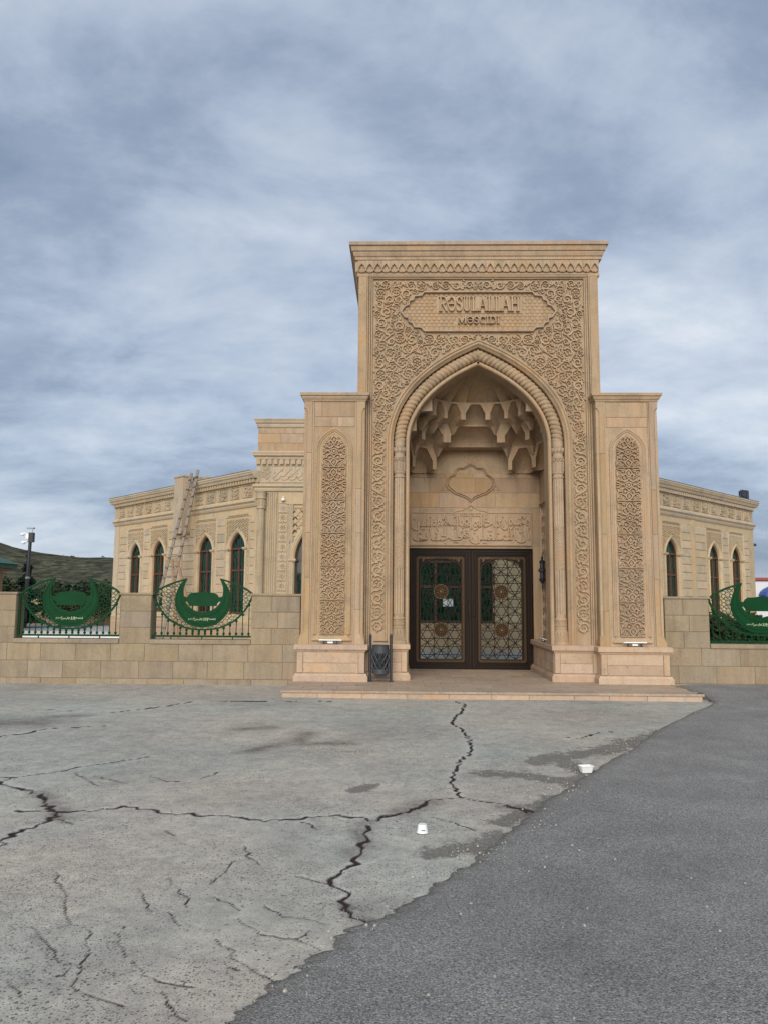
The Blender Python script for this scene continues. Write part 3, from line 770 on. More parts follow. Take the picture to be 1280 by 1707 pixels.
# engaged columns
def column_mesh():
    m = MB(); P = []; n = 60
    def row(z, f): P.append([(f(2 * PI * k / n) * math.cos(2 * PI * k / n), f(2 * PI * k / n) * math.sin(2 * PI * k / n), z) for k in range(n)])
    z = 1.36
    while z < 4.02:
        if z < 2.22: tw = 0.0
        elif z < 3.08: tw = (z - 2.22) * 13.5
        else: tw = 0.86 * 13.5
        row(z, lambda th, tw=tw: 0.104 * (0.76 + 0.24 * abs(math.sin(5 * (th + tw))) ** 0.5)); z += 0.014
    m.grid(P, True)
    return m
cm = column_mesh().mesh('column_shaft', S)
def capital():
    m = MB(); m.lathe([(.098, 4.02), (.112, 4.03), (.112, 4.06), (.100, 4.075), (.104, 4.10), (.118, 4.12), (.118, 4.15)], 24)
    m.lathe([(.105, 4.15), (.108, 4.40), (.122, 4.42), (.122, 4.45), (.104, 4.46), (.104, 4.52)], 24)
    for k in range(12):    # small arches and the crown of leaves
        a = 2 * PI * k / 12; c, s = math.cos(a), math.sin(a)
        m.bar((.112 * c, .112 * s, 4.16), (.118 * c, .118 * s, 4.36), .014, .02, (c, s, 0))
        m.loft([[(.10 * math.cos(a + q), .10 * math.sin(a + q), 4.50) for q in (-.2, .2)] + [(.085 * math.cos(a + q), .085 * math.sin(a + q), 4.50) for q in (.2, -.2)],
                [(.135 * math.cos(a + q), .135 * math.sin(a + q), 4.56) for q in (-.2, .2)] + [(.09 * math.cos(a + q), .09 * math.sin(a + q), 4.56) for q in (.2, -.2)],
                [(.130 * math.cos(a + q), .130 * math.sin(a + q), 4.63) for q in (-.03, .03)] + [(.09 * math.cos(a + q), .09 * math.sin(a + q), 4.63) for q in (.03, -.03)]])
        m.tube([(.121 * math.cos(a + q * .26), .121 * math.sin(a + q * .26), 4.36 + .045 * math.cos(q * PI / 2)) for q in (-1, -.5, 0, .5, 1)], .010, 5)
    m.lathe([(.092, 4.5), (.096, 4.62), (.108, 4.66), (.108, 4.76)], 24)
    return m
def col_base():
    m = MB(); m.lathe([(.165, .80), (.165, .83), (.150, .85), (.128, 1.02), (.118, 1.09), (.122, 1.10), (.122, 1.13), (.108, 1.14), (.108, 1.25), (.12, 1.26), (.12, 1.29), (.104, 1.31), (.104, 1.38)], 28)
    for k in range(14):
        a = 2 * PI * k / 14
        m.tube([(.150 * math.cos(a - .13), .150 * math.sin(a - .13), .87), (.124 * math.cos(a), .124 * math.sin(a), 1.05), (.150 * math.cos(a + .13), .150 * math.sin(a + .13), .87)], .009, 4)
        m.bar((.109 * math.cos(a - .2), .109 * math.sin(a - .2), 1.15), (.109 * math.cos(a + .2), .109 * math.sin(a + .2), 1.24), .012, .02, (math.cos(a), math.sin(a), 0))
        m.bar((.109 * math.cos(a + .2), .109 * math.sin(a + .2), 1.15), (.109 * math.cos(a - .2), .109 * math.sin(a - .2), 1.24), .012, .021, (math.cos(a), math.sin(a), 0))
    return m
capm = capital().mesh('capital', S); cbm = col_base().mesh('column_base', S)
for s in (-1, 1):
    c = link('column', cm, gate, (s * 1.557, 0.13, 0))
    link('capital', capm, c); link('column_base', cbm, c)

# cornice, frieze of little hanging niches
cn = MB()
cn.loft_rect([(0.0, 8.10), (0.035, 8.115), (0.035, 8.165), (0.02, 8.17), (0.03, 8.43), (0.075, 8.445), (0.075, 8.50), (0.095, 8.515), (0.115, 8.575), (0.115, 8.60), (0.14, 8.61), (0.155, 8.675), (0.155, 8.70), (0.19, 8.71), (0.195, 8.775), (0.0, 8.79)], -2.39, 2.39, 0.0, 3.0)
cn.build('cornice', S, gate)
u = MB()
W = .1605
pr_ = [(-W / 2, .17), (-W / 2, .045), (-W / 2 + .014, .03), (-W / 2 + .014, .10), (-.045, .125), (-.04, .15), (-.018, .165), (0, .195), (.018, .165), (.04, .15), (.045, .125), (W / 2 - .014, .10), (W / 2 - .014, .03), (W / 2, .045), (W / 2, .17), (W / 2, .255), (-W / 2, .255)]
u.prism([(x * .985, z) for x, z in pr_], 0.0, 0.048)
u.relief([(-W / 2 + .012, .035), (0, .012), (W / 2 - .012, .035)], .012, .03, .048); pad(u, leaf(-.0, .012, .05, .016, PI / 2), .04, .02)
um = u.mesh('frieze_niche', S)
for i in range(30): link('frieze_niche', um, gate, (W * (i - 14.5), -0.072, 8.175))
for i in range(18): link('frieze_niche', um, gate, (-2.462, 0.05 + W * i, 8.175), rz=-PI / 2)

# carved arabesque covering the front
CART = [(-1.533, .012), (-1.463, .113), (-1.385, .139), (-1.377, .216), (-1.303, .242), (-1.273, .32), (-1.134, .333), (-1.078, .405)]
def cart_poly(g=0.0):
    l = [(x - (g if x < -1.2 else g * .5), z + g * (.6 if z < .4 else 1)) for x, z in CART]
    q = l + [(-x, z) for x, z in reversed(l)]
    return [(x, 7.375 + z) for x, z in q] + [(x, 7.375 - z) for x, z in reversed(q)]
CP, CPG = cart_poly(), cart_poly(0.05)
archO = offset_path(arch(1.765, 4.71, 2.04, 24), -0.07)
arch_poly = [(archO[0][0], 0.5)] + archO + [(archO[-1][0], 0.5)]
def field(p, e=0.0):
    x, z = p
    if abs(x) > 2.085 - e or z > 8.035 - e or z < 0.97 + e: return False
    if inside(p, arch_poly) or inside(p, CPG): return False
    if z < 4.71 and abs(x) < 1.835 + e: return False
    return True
def clear(p, r):
    return all(field((p[0] + r * math.cos(a), p[1] + r * math.sin(a))) for a in [k * PI / 4 for k in range(8)])
rel = MB(); rg = random.Random(11); circles = []
hh = lambda: 0.038 + rg.random() * .004
def rosette(x, z, r, sg, kind=0):
    L = []; P = []; a0 = rg.random() * 6.28
    if kind == 0:
        L.append((spiral(x, z, r * .92, 1.45, a0, sg, 22), max(.02, r * .20), 0))
        L.append((spiral(x, z, r * .92, 0.62, a0 + 3, -sg, 12, .80), max(.018, r * .17), 0))
        for k in range(6):
            a = a0 + k * 1.05; P.append(leaf(x + r * .62 * math.cos(a), z + r * .62 * math.sin(a), r * .40, r * .14, a + 1.2 * sg))
    elif kind == 1:
        L.append((spiral(x, z, r * .94, 0.86, a0, sg, 16, .93), max(.016, r * .15), 0))
        for k in range(6): a = a0 + k * PI / 3; P.append(leaf(x + r * .16 * math.cos(a), z + r * .16 * math.sin(a), r * .60, r * .19, a))
        P.append([(x + r * .14 * math.cos(a), z + r * .14 * math.sin(a)) for a in np.linspace(0, 2 * PI, 8)[:-1]])
    else:
        for q in (0, PI):
            c_, s_ = math.cos(a0 + q), math.sin(a0 + q); rot = lambda u, v: (x + r * (u * c_ - v * s_), z + r * (u * s_ + v * c_))
            L.append(([rot(*p) for p in ((-.1, -.9), (.45, -.8), (.85, -.3), (.8, .25), (.45, .5), (.2, .3), (.3, .05))], max(.018, r * .19), 0))
            P.append([rot(*p) for p in ((.05, -.55), (.28, -.45), (.48, -.12), (.30, -.08), (.10, -.25))])
            P.append([rot(*p) for p in ((.0, .55), (.25, .72), (.1, .98), (-.12, .8))])
    return L, P
def emit(L, P, mb=rel, y=0.0, both=True):
    for pts, w, cl in L:
        for s in ((1, -1) if both else (1,)):
            mb.relief([(s * px, pz) for px, pz in pts], w if len(pts) < 9 else [w * (1.25 - .75 * abs(2 * i / (len(pts) - 1) - .9) ** 1.5) for i in range(len(pts))], hh(), y, top=.8)
    for pl in P:
        for s in ((1, -1) if both else (1,)):
            pad(mb, [(s * px, pz) for px, pz in pl], y, hh())
# regular scroll up both jambs
zc = 1.12; k = 0
while zc < 4.72:
    L, P = rosette(-1.96, zc, 0.118, 1 if k % 2 else -1, (0, 2)[k % 2])
    emit(L, P)
    s = 1 if k % 2 else -1
    emit([([(-1.96 + s * .118 * math.cos(t), zc + .1 + .17 * t / PI) for t in np.linspace(0, PI, 9)], .02, 0), ([(-1.96 - s * (.05 + .06 * math.sin(t)), zc + .135 + .05 * math.cos(t)) for t in np.linspace(0, PI, 7)], .016, 0)],
         [leaf(-1.96 + s * .06, zc + .135, .075, .022, .6), leaf(-1.96 - s * .02, zc + .135, .07, .02, 2.4)])
    circles.append((-1.96, zc, .118)); zc += 0.268; k += 1
# scrolls packed into the spandrels
for rad in (0.112, 0.092, 0.075, 0.06, 0.046, 0.036):
    for _ in range(3600):
        x, z = -rg.random() * 2.1, 4.6 + rg.random() * 3.45
        if x > -rad * 1.02: continue
        if not clear((x, z), rad * 1.03): continue
        if any((x - a) ** 2 + (z - b) ** 2 < (rad + c) ** 2 * .94 for a, b, c in circles): continue
        L, P = rosette(x, z, rad, rg.choice((1, -1)), rg.choice((0, 1, 2, 2, 0)))
        near = sorted(circles, key=lambda c: (c[0] - x) ** 2 + (c[1] - z) ** 2)[:2]
        for a, b, c in near:       # stems that run on to the neighbouring scrolls
            d_ = math.hypot(a - x, b - z)
            if d_ < rad + c + .12:
                u_, v_ = (a - x) / d_, (b - z) / d_; L.append(([(x + u_ * rad * .7 - v_ * rad * .6, z + v_ * rad * .7 + u_ * rad * .6), (x + u_ * rad * 1.02, z + v_ * rad * 1.02), (a - u_ * c * .8 + v_ * c * .5, b - v_ * c * .8 - u_ * c * .5)], .018, 0))
        circles.append((x, z, rad)); emit(L, P)
for _ in range(5200):
    x, z = -rg.random() * 2.08, 4.6 + rg.random() * 3.45
    if not clear((x, z), .022) or any((x - a) ** 2 + (z - b) ** 2 < (.016 + c) ** 2 for a, b, c in circles): continue
    circles.append((x, z, .018)); emit([], [leaf(x, z, .06, .017, rg.random() * 6.28)])
rel.build('carved_arabesque', M['carve'], gate, stuff=True)

# cartouche with honeycomb field, finials and lettering
ct = MB(); ct.relief(CP, 0.05, 0.07, 0.0, closed=True, top=.6)
for s in (-1, 1):
    for a in (0, PI / 2, PI, -PI / 2): pad(ct, leaf(s * 1.66 + .01 * math.cos(a), 7.375 + .01 * math.sin(a), .085, .03, a), 0.0, .045)
    ct.relief([(s * 1.66 + .06 * math.cos(a), 7.375 + .06 * math.sin(a)) for a in np.linspace(0, 2 * PI, 13)[:-1]], .014, .035, 0.0, closed=True)
ct.build('cartouche_border', S, gate)
hx = MB(); px = .098; tst = lambda p: inside(p, CP) and not (-.86 < p[0] < .90 and 7.335 < p[1] < 7.715) and not (-.45 < p[0] < .46 and 7.10 < p[1] < 7.285)
for iz in range(-6, 7):
    for ix in range(-17, 18):
        cx_, cz_ = ix * px + (px / 2 if iz % 2 else 0), 7.375 + iz * px * .866 * .82
        if not tst((cx_, cz_)): continue
        hp = [(cx_ + .046 * math.cos(PI / 6 + a * PI / 3), cz_ + .040 * math.sin(PI / 6 + a * PI / 3)) for a in range(6)]
        pad(hx, hp, -0.001, .011, .84)
hx.build('honeycomb_field', M['block'], gate, stuff=True)
tp = MB(); tp.box(-.84, .88, -.012, -.0005, 7.345, 7.705); tp.build('name_plate', M['carve'], gate)
tx = MB(); put_latin(tx, 'RƏSULALLAH', -.785, .825, 7.372, 7.680, -.012, .060, 1.05); tx.build('lettering', M['carve'], gate)
tx = MB(); put_latin(tx, 'MƏSCIDI', -.415, .425, 7.120, 7.268, -.001, .065, 1.5); tx.build('lettering', M['carve'], gate)

# plinths beside the arch
PK = M['pink']
def plinth(x0, x1, y0, y1, parent, slabs=True, front=True):
    p = MB(); p.loft_rect([(.0, .12), (.0, .215), (-.012, .22), (-.03, .262), (-.06, .27), (-.06, .655), (-.045, .665), (-.035, .70), (-.005, .705), (-.005, .785), (-.03, .80)], x0, x1, y0, y1)
    o = p.build('plinth', PK, parent); o['label'] = 'pink travertine plinth with moulded base and cap'
    a, b, f = x0 + .06, x1 - .06, y0 + .06
    if slabs and b - a > .2:
        w = min(.115, (b - a) * .13)
        for xa, xb, za, zb in ((a + w, b - w, .275, .455), (a + w, b - w, .455, .652)):
            q = block(o, 'stone_slab', PK, xa, xb, f - .012, f - .001, za, zb)
        for xa, xb in ((a, a + w), (b - w, b)): block(o, 'stone_slab', PK, xa, xb, f - .028, f - .001, .275, .652)
    return o
pl_l = plinth(-2.28, -1.335, -.10, 2.40, gate); pl_r = plinth(1.335, 2.28, -.10, 2.40, gate)
for k in range(4):     # slabs along the passage side of the right plinth
    for za, zb in ((.275, .455), (.455, .652)):
        bm_ = block(pl_r, 'stone_slab', PK, -.27, .27, -.0105, 0, za, zb); bm_.location = (1.335 + .06 - .0115, .28 + .55 * k, (za + zb) / 2); bm_.rotation_euler = (0, 0, -PI / 2)

# side towers
def tower(s):
    cx = 2.81 * s
    sh = MB()
    def ring(h, c, z, f=-.255): return [(cx - h + c, f, z), (cx + h - c, f, z), (cx + h, f + c, z), (cx + h, 1.2, z), (cx - h, 1.2, z), (cx - h, f + c, z)]
    sh.loft([ring(.585, .0, .79), ring(.585, .0, 5.48)])
    T = sh.build('side_tower', S, gate)
    T['label'] = 'square side tower with one tall carved panel under a pointed moulding'
    # recess panel cut shows as stones round it
    pa = arch(.35, 4.51, .435, 12)
    for q in (-1, 1):      # chamfered corner strips made of four stones each
        zz = [.79, 1.75 + .3 * q * s, 2.9, 4.1 - .35 * q, 5.48]
        for i in range(4):
            z0, z1 = zz[i], zz[i + 1]
            m = MB(); P = []
            lv = [z0]
            for z in (.86, .92, 1.0, 5.2, 5.27, 5.32, 5.35): 
                if z0 < z < z1: lv.append(z)
            lv.append(z1)
            for z in lv:
                c = 0.075
                flare = 0.0
                if z <= .86: c, flare = .0, .025
                elif z < 1.0: c, flare = .075 * (z - .86) / .14, .025 * (1 - (z - .86) / .14)
                elif z >= 5.35: c = 0
                elif z > 5.2: c = .075 * math.sqrt(max(0, 1 - ((z - 5.2) / .15) ** 2))
                zi = z + (.003 if z == z0 else -.003 if z == z1 else 0)
                e, i_ = cx + q * (.592 + flare), cx + q * .43
                P.append([(i_, -.28, zi), (e - q * c, -.28 - flare, zi), (e, -.28 - flare + c, zi), (e, .02, zi), (i_, .02, zi)])
            m.loft(P); m.build('corner_stone', M['block'], T)
        m = MB(); m.prism([(cx + q * .40, .80), (cx + q * .425, .80), (cx + q * .425, 5.47), (cx + q * .40, 5.47)][::q], -.27, -.254); m.build('edge_fillet', S, T)
    # plain stones between the strips and over the arch
    for z0, z1, cuts in ((5.16, 5.475, (-.395, -.25, .395) if s < 0 else (-.395, .395)), (4.965, 5.16, (-.395, .06, .395) if s < 0 else (-.395, .395))):
        for a, b in zip(cuts, cuts[1:]): block(T, 'stone_block', M['block'], cx + a, cx + b, -.2655, -.2555, z0, z1)
    mo = MB(); arch_sweep(mo, pa, .98, [(-.005, -.255), (0, -.285), (.02, -.292), (.04, -.275), (.055, -.275), (.075, -.258), (.105, -.258), (.118, -.245)], cx)
    mo.loft([[(cx - .37, -.255, .865), (cx + .37, -.255, .865), (cx + .37, -.30, .865), (cx - .37, -.30, .865)], [(cx - .37, -.255, .885), (cx + .37, -.255, .885), (cx + .37, -.30, .885), (cx - .37, -.30, .885)],
             [(cx - .245, -.255, .985), (cx + .245, -.255, .985), (cx + .245, -.262, .985), (cx - .245, -.262, .985)]])
    mo.build('arch_moulding', S, T)
    bk = MB(); inn = offset_path(pa, .115); bk.prism(([(inn[0][0] + cx, .98)] + [(x + cx, z) for x, z in inn] + [(inn[-1][0] + cx, .98)])[::-1], -.2565, -.2555); bk.build('panel_ground', M['carve'], T)
    for i in range(5): link('carved_tile', tile_mesh, T, (cx, -.2565, .981 + .638 * i))
    m = MB(); poly = [(x, z - 4.171) for x, z in [(inn[0][0], 4.171)] + inn + [(inn[-1][0], 4.171)]]
    for pts, w, cl in TILE_L:
        for q in (1, -1):
            for c in clip_path([(q * x, z) for x, z in pts], lambda p: inside(p, poly) and all(inside((p[0] + d * .012, p[1] + abs(d) * .01), poly) for d in (-1, 1)), .015): m.relief(simplify(c), w * 1.25, hh() + .012, 0, top=.8)
    for pl in TILE_P:
        if all(inside(p, poly) for p in pl) and all(inside((-p[0], p[1]), poly) for p in pl): pad(m, pl, 0, hh() + .012, .78); pad(m, [(-x, z) for x, z in pl], 0, hh() + .012, .78)
    m.build('carved_tile', M['carve'], T, loc=(cx, -.2565, 4.171))
    tc = MB(); tc.loft_rect([(-.005, 5.46), (.012, 5.475), (.02, 5.50), (.035, 5.51), (.05, 5.545), (.05, 5.56), (.075, 5.575), (.08, 5.625), (0.0, 5.64)], cx - .592, cx + .592, -.28, 1.2); tc.build('top_cap', S, T)
    return T
# one ornament tile: half motif in metres, mirrored about the middle line
UW, VH = .232, .638
TILE_L, TILE_P = [], []
def st(p, w=.017, cl=0): TILE_L.append(([(x * UW, z * VH) for x, z in p], w, cl))
def curl(x, z, r, t, a0, s): TILE_L.append((spiral(x * UW, z * VH, r, t, a0, s, 16), .015, 0))
st([(0, .01), (1, .01)], .014)
for zc in (.14, .83):
    st([(0, zc - .115), (.10, zc - .085), (.27, zc - .01), (.25, zc + .04), (.12, zc + .08), (0, zc + .13)], .019)
    st([(0, zc - .05), (.09, zc), (0, zc + .06)], .014)
    TILE_P.append([(x * UW, z * VH) for x, z in [(0, zc - .03), (.05, zc), (0, zc + .035), (-.05, zc)]])
st([(.20 * math.cos(a), .485 + .075 * math.sin(a)) for a in np.linspace(-PI / 2, PI / 2, 9)], .014)
TILE_P.append([(.125 * UW * math.cos(a), (.485 + .045 * math.sin(a)) * VH) for a in np.linspace(0, 2 * PI, 11)[:-1]])
st([(0, .29), (.12, .36), (.34, .40), (.52, .36), (.62, .31)]); curl(.62, .335, .036, 1.3, -PI / 2, 1)
st([(0, .69), (.12, .62), (.34, .575), (.52, .61), (.62, .665)]); curl(.62, .64, .036, 1.3, PI / 2, -1)
st([(0, .40), (.25, .43), (.42, .485), (.25, .54), (0, .57)], .015)
st([(1, .40), (.82, .42), (.58, .485), (.82, .55), (1, .57)], .019); st([(1, .485), (.72, .485)], .014)
st([(.27, .14), (.45, .20), (.70, .22), (.86, .18), (.90, .13)]); curl(.74, .135, .040, 1.4, .2, -1)
st([(.27, .82), (.45, .76), (.70, .735), (.86, .78), (.90, .83)]); curl(.74, .825, .040, 1.4, -.2, 1)
st([(.98, .03), (.75, .05), (.50, .05), (.36, .03)], .015); curl(.46, .085, .026, 1.1, -1.2, 1)
st([(.98, .97), (.75, .95), (.50, .945), (.30, .965)], .015); curl(.46, .905, .026, 1.1, 1.2, -1)
st([(.95, .06), (.96, .20), (.86, .28), (.93, .36)], .015); st([(.95, .93), (.96, .78), (.86, .70), (.93, .62)], .015)
curl(.80, .30, .022, 1.1, 0, 1); curl(.80, .68, .022, 1.1, 0, -1); curl(.36, .285, .022, 1.1, 2, 1); curl(.36, .70, .022, 1.1, 2, -1)
for x, z, a in ((.52, .265, .7), (.52, .71, -.7), (.40, .48, 0), (.18, .245, 2.0), (.18, .735, -2.0), (.72, .40, .4), (.72, .57, -.4), (.60, .14, 1.2), (.6, .83, -1.2), (.25, .05, .6), (.25, .93, -.6)):
    TILE_P.append(leaf(x * UW, z * VH, .034, .011, a))
tm_ = MB()
for pts, w, cl in TILE_L:
    for q in (1, -1): tm_.relief([(q * x, z) for x, z in pts], w * 1.25, hh() + .012, 0, top=.8)
for pl in TILE_P:
    for q in (1, -1): pad(tm_, [(q * x, z) for x, z in pl], 0, hh() + .012, .78)
tile_mesh = tm_.mesh('carved_tile', M['carve'])
for s in (-1, 1):
    T = tower(s)
    plinth(2.81 * s - .69, 2.81 * s + .69, -.43, 1.2, T)

# niche: side walls, stones of the back wall, calligraphy panel, knotted cartouche
NX = 0.045
for x0, x1 in ((-1.62, -1.52), (1.60, 1.70)): MB().box(x0, x1, .45, 2.43, .78, 6.2).build('niche_side', S, gate)
rows = [(3.72, 4.06), (4.06, 4.40), (4.40, 4.74), (4.74, 5.02), (5.02, 5.45)]
rg2 = random.Random(5)
for i, (z0, z1) in enumerate(rows):
    x = -1.52
    while x < 1.60:
        nx_ = min(1.60, x + rg2.choice((.42, .62, .85, 1.0)))
        if 1.60 - nx_ < .25: nx_ = 1.60
        block(gate, 'stone_block', M['block'], x, nx_, 2.415, 2.4285, z0, z1, .003, .003); x = nx_
cal = MB()
cal.box(-1.335, 1.42, 2.40, 2.4285, 2.85, 3.715); cal.build('calligraphy_panel', S, gate)
ci = MB()
ci.relief([(-1.31, 2.875), (-1.31, 3.60), (-.35, 3.60), (-.28, 3.64), (-.15, 3.66), (-.05, 3.71), (.045, 3.78), (.14, 3.71), (.24, 3.66), (.37, 3.64), (.44, 3.60), (1.395, 3.60), (1.395, 2.875)], .035, .02, 2.40, closed=True)
ws = 'ان المتقين في جنات وعيون ادخلوها بسلام امنين'.split()
xr = 1.34
for k, (w_, d_, (a, b)) in enumerate(zip(ws, (.30, 1.02, .48, .82, .66, .98, .62, .62), ((2.93, 3.26), (2.90, 3.25), (2.93, 3.22), (2.90, 3.24), (3.22, 3.54), (3.20, 3.55), (3.19, 3.53), (3.20, 3.56)))):
    if k == 4: xr = 1.36
    put_text(ci, shape_word(w_), xr - d_, xr, a, b, 2.40 + .0006 * k, .038, slant=-.04); xr -= d_ * (.99 if k < 4 else .90)
rgc = random.Random(21)
for k in range(40):       # tall verticals and vowel strokes woven through the words
    x, z = -1.2 + 2.5 * rgc.random(), 2.95 + .58 * rgc.random()
    if k < 9: x = -1.15 + .29 * k; pts = [(x, 2.98), (x + .012, 3.25), (x + .024, 3.54)]; w_ = [.014, .03, .034]
    else: pts = [(x, z), (x + .04, z + .03)]; w_ = .018
    ci.relief(pts, w_, .034 + .0002 * k, 2.40, top=.75)
ci.build('calligraphy', M['carve'], gate)
hd = MB()
for k in range(4): hd.relief([(-.26 + .045 + .13 * math.cos(a) + .14 * k, 3.555 + .035 * math.sin(a)) for a in np.linspace(0, 2 * PI, 15)[:-1]], .012, .016 + .001 * k, 2.40, closed=True)
pad(hd, leaf(.045, 3.63, .12, .045, PI / 2), 2.40, .02); hd.build('panel_crest', M['carve'], gate)
kn = MB(); _kr = kn.relief; kn.relief = lambda P_, *a, **k: _kr([(x_, 3.86 + (z_ - 3.93) * .95) for x_, z_ in P_], *a, **k)
K = [(0, 3.93), (.10, 4.02), (.22, 4.07), (.36, 4.12), (.44, 4.20), (.50, 4.24), (.56, 4.34), (.545, 4.45), (.48, 4.53), (.38, 4.58), (.34, 4.69), (.27, 4.74), (.16, 4.74), (.08, 4.80), (0, 4.84)]
for g, w_ in ((1.0, .030), (.90, .016)):
    kk = [(x * g, 4.40 + (z - 4.40) * g) for x, z in K]
    kn.relief([(NX + x, z) for x, z in kk] + [(NX - x, z) for x, z in reversed(kk[1:-1])], w_,   .040 + .004 * g, 2.414, closed=True)
for s in (-1, 1):
    kn.relief([(NX + s * x, z) for x, z in ((.46, 4.19), (.58, 4.22), (.66, 4.205), (.60, 4.27), (.56, 4.33))], .02, .015, 2.414)
    kn.relief([(NX + s * x, z) for x, z in ((0, 4.86), (.10, 4.87), (.16, 4.95), (.13, 5.02), (.06, 4.98), (.02, 4.90))], .018, .015, 2.414)
    kn.relief([(NX + s * x, z) for x, z in ((0, 5.13), (.05, 5.06), (0, 5.03))], .016, .014, 2.414)
    kn.relief([(NX + s * x, z) for x, z in ((.50, 4.24), (.55, 4.56))], .012, .010, 2.414)
kn.build('knotted_cartouche', M['carve'], gate)
# narrow carved panels on the niche side walls
for s, xs_ in ((-1, -1.52), (1, 1.60)):
    m = MB(); rgs = random.Random(4)
    for k in range(11):
        z = 1.05 + .25 * k
        for xx in (-.18, .18):
            m.relief(spiral(xx, z, .11, 1.4, rgs.random() * 6, 1, 14), .018, .012 + .002 * rgs.random(), 0)
            pad(m, leaf(xx, z, .1, .03, rgs.random() * 6), 0, .015)
    m.relief([(-.36, .86), (-.36, 3.72), (.36, 3.72), (.36, .86)], .05, .03, 0, closed=True); m.relief([(-.40, 3.78), (.40, 3.78)], .05, .05, 0)
    o = m.build('side_panel', M['carve'], gate, loc=(xs_ - s * .0, 1.92, 0), rz=s * PI / 2 * -1)

# stalactite vault
def niche_width(z, a=1.40):
    pts = arch(a, 4.71, 1.72, 40)
    if z <= 4.71: return a
    for (x0, z0), (x1, z1) in zip(pts[:41], pts[1:41]):
        if z0 <= z <= z1: return -(x0 + (x1 - x0) * (z - z0) / (z1 - z0 + 1e-9))
    return 0.0
def plan(s, w, d, p, y0=.40):
    """half-oval from left front (s=0) by the back (s=.5) to right front (s=1); p squarer when larger"""
    th = PI * s; c, sn = math.cos(th), math.sin(th)
    return (-w * math.copysign(abs(c) ** (2 / p), c), y0 + d * abs(sn) ** (2 / p))
TIERS = [(4.50, 5.03, 5), (5.03, 5.44, 5), (5.44, 5.82, 7)]
def pl_at(z):
    f = niche_width(z) / 1.40; k = min(1, max(0, (z - 4.5) / 1.3))
    return (max(f * 1.50 - .05 * k, .02), 2.0 * (1 - .62 * k ** 1.25), 5.0 - 2.7 * k)
for z0, z1, n in TIERS:
    wA, dA, pA = pl_at(z0); wB, dB, pB = pl_at(z1)
    for j in range(n):
        P = []; mm = MB()
        cols = [-1, -.8, -.7] + [-.6 + .1 * q for q in range(13)] + [.7, .8, 1]
        rows_ = [0, .0, .12, .3, .5, .7, .85, .97, 1.0, 1.001]
        def hfun(c):     # height of the cell's opening (0..1)
            a = abs(c)
            if a >= .78: return 0.02
            return .90 if a < .34 else .90 - .52 * (a - .34) / .44
        cc = [-1, -.781, -.779] + [-.7 + .1 * q for q in range(15)] + [.779, .781, 1]
        for r in range(11):
            row = []
            for c in cc:
                s = (j + (c + 1) / 2) / n; ho = hfun(c) if not (n == 5 and z0 < 4.6 and j == 2) else .99
                if r <= 7: t = ho * r / 7; h = .86 * (r / 7) ** 2.2 * (.06 if ho > .95 else 1)
                elif r == 8: t, h = ho, 1.0
                elif r == 9: t, h = ho + (1 - ho) * .5, 1.0
                else: t, h = 1.0, 1.0
                xa, ya = plan(s, wA, dA, pA); xb, yb = plan(s, wB, dB, pB)
                cav = .10 * (1 - h) * max(0, 1 - (c / .78) ** 2) if r <= 7 else 0
                cx0, cy0 = 0.0, .42
                x, y = xa + (xb - xa) * h, ya + (yb - ya) * h
                x += (x - cx0) * cav * .6; y += (y - cy0) * cav * .6
                row.append((NX + x, min(y, 2.41), z0 + (z1 - z0) * t))
            P.append(row)
        mm.grid(P)
        for je, sg in ((0, -1), (n - 1, 1)):
            if j == je:
                q = [(NX + sg * wA, .402, z0), (NX + sg * wB, .402, z0 + .01), (NX + sg * wB, .402, z1), (NX + sg * wA, .402, z1)]
                mm.add(q, [(0, 1, 2, 3)])
        mm.build('stalactite_cell', S, gate)
for z0, z1, n in TIERS[1:]:           # faceted drops under the ribs
    wA, dA, pA = pl_at(z0); wB, dB, pB = pl_at(z1)
    for j in range(1, n):
        xa, ya = plan(j / n, wA, dA, pA); xb, yb = plan(j / n, wB, dB, pB); ux, uy = xb - xa, yb - ya; l = math.hypot(ux, uy) or 1; ux, uy = ux / l, uy / l
        r_ = lambda t, w, z: [(NX + xa + ux * l * t - uy * w, ya + uy * l * t + ux * w, z), (NX + xa + ux * l * t + uy * w, ya + uy * l * t - ux * w, z)]
        a_, b_ = r_(0, .10, z0 + .012), r_(.96, .075, z0 + .012); c_, d_ = r_(0, .06, z0 - .10), r_(.45, .045, z0 - .08); e_, f_ = r_(0, .012, z0 - .24), r_(.12, .012, z0 - .24)
        MB().loft([[*e_, *f_[::-1]], [*c_, *d_[::-1]], [*a_, *b_[::-1]]]).build('stalactite_drop', S, gate)
for s, x in ((.5 - .19, 0), (.5 + .19, 0)):       # long thin drops on the back wall
    px_ = NX + (-1.03 if s < .5 else 1.03)
    m = MB(); m.loft([[(px_ - .015, 2.39, 4.33), (px_ + .015, 2.39, 4.33), (px_ + .015, 2.43, 4.33), (px_ - .015, 2.43, 4.33)],
                      [(px_ - .02, 2.37, 4.70), (px_ + .02, 2.37, 4.70), (px_ + .02, 2.43, 4.70), (px_ - .02, 2.43, 4.70)],
                      [(px_ - .13, 2.24, 5.02), (px_ + .13, 2.24, 5.02), (px_ + .13, 2.43, 5.02), (px_ - .13, 2.43, 5.02)]]); m.build('stalactite_drop', S, gate)
dm = MB(); z0, zt = 5.82, 6.42; wA, dA, pA = pl_at(z0); G = 9; P = []
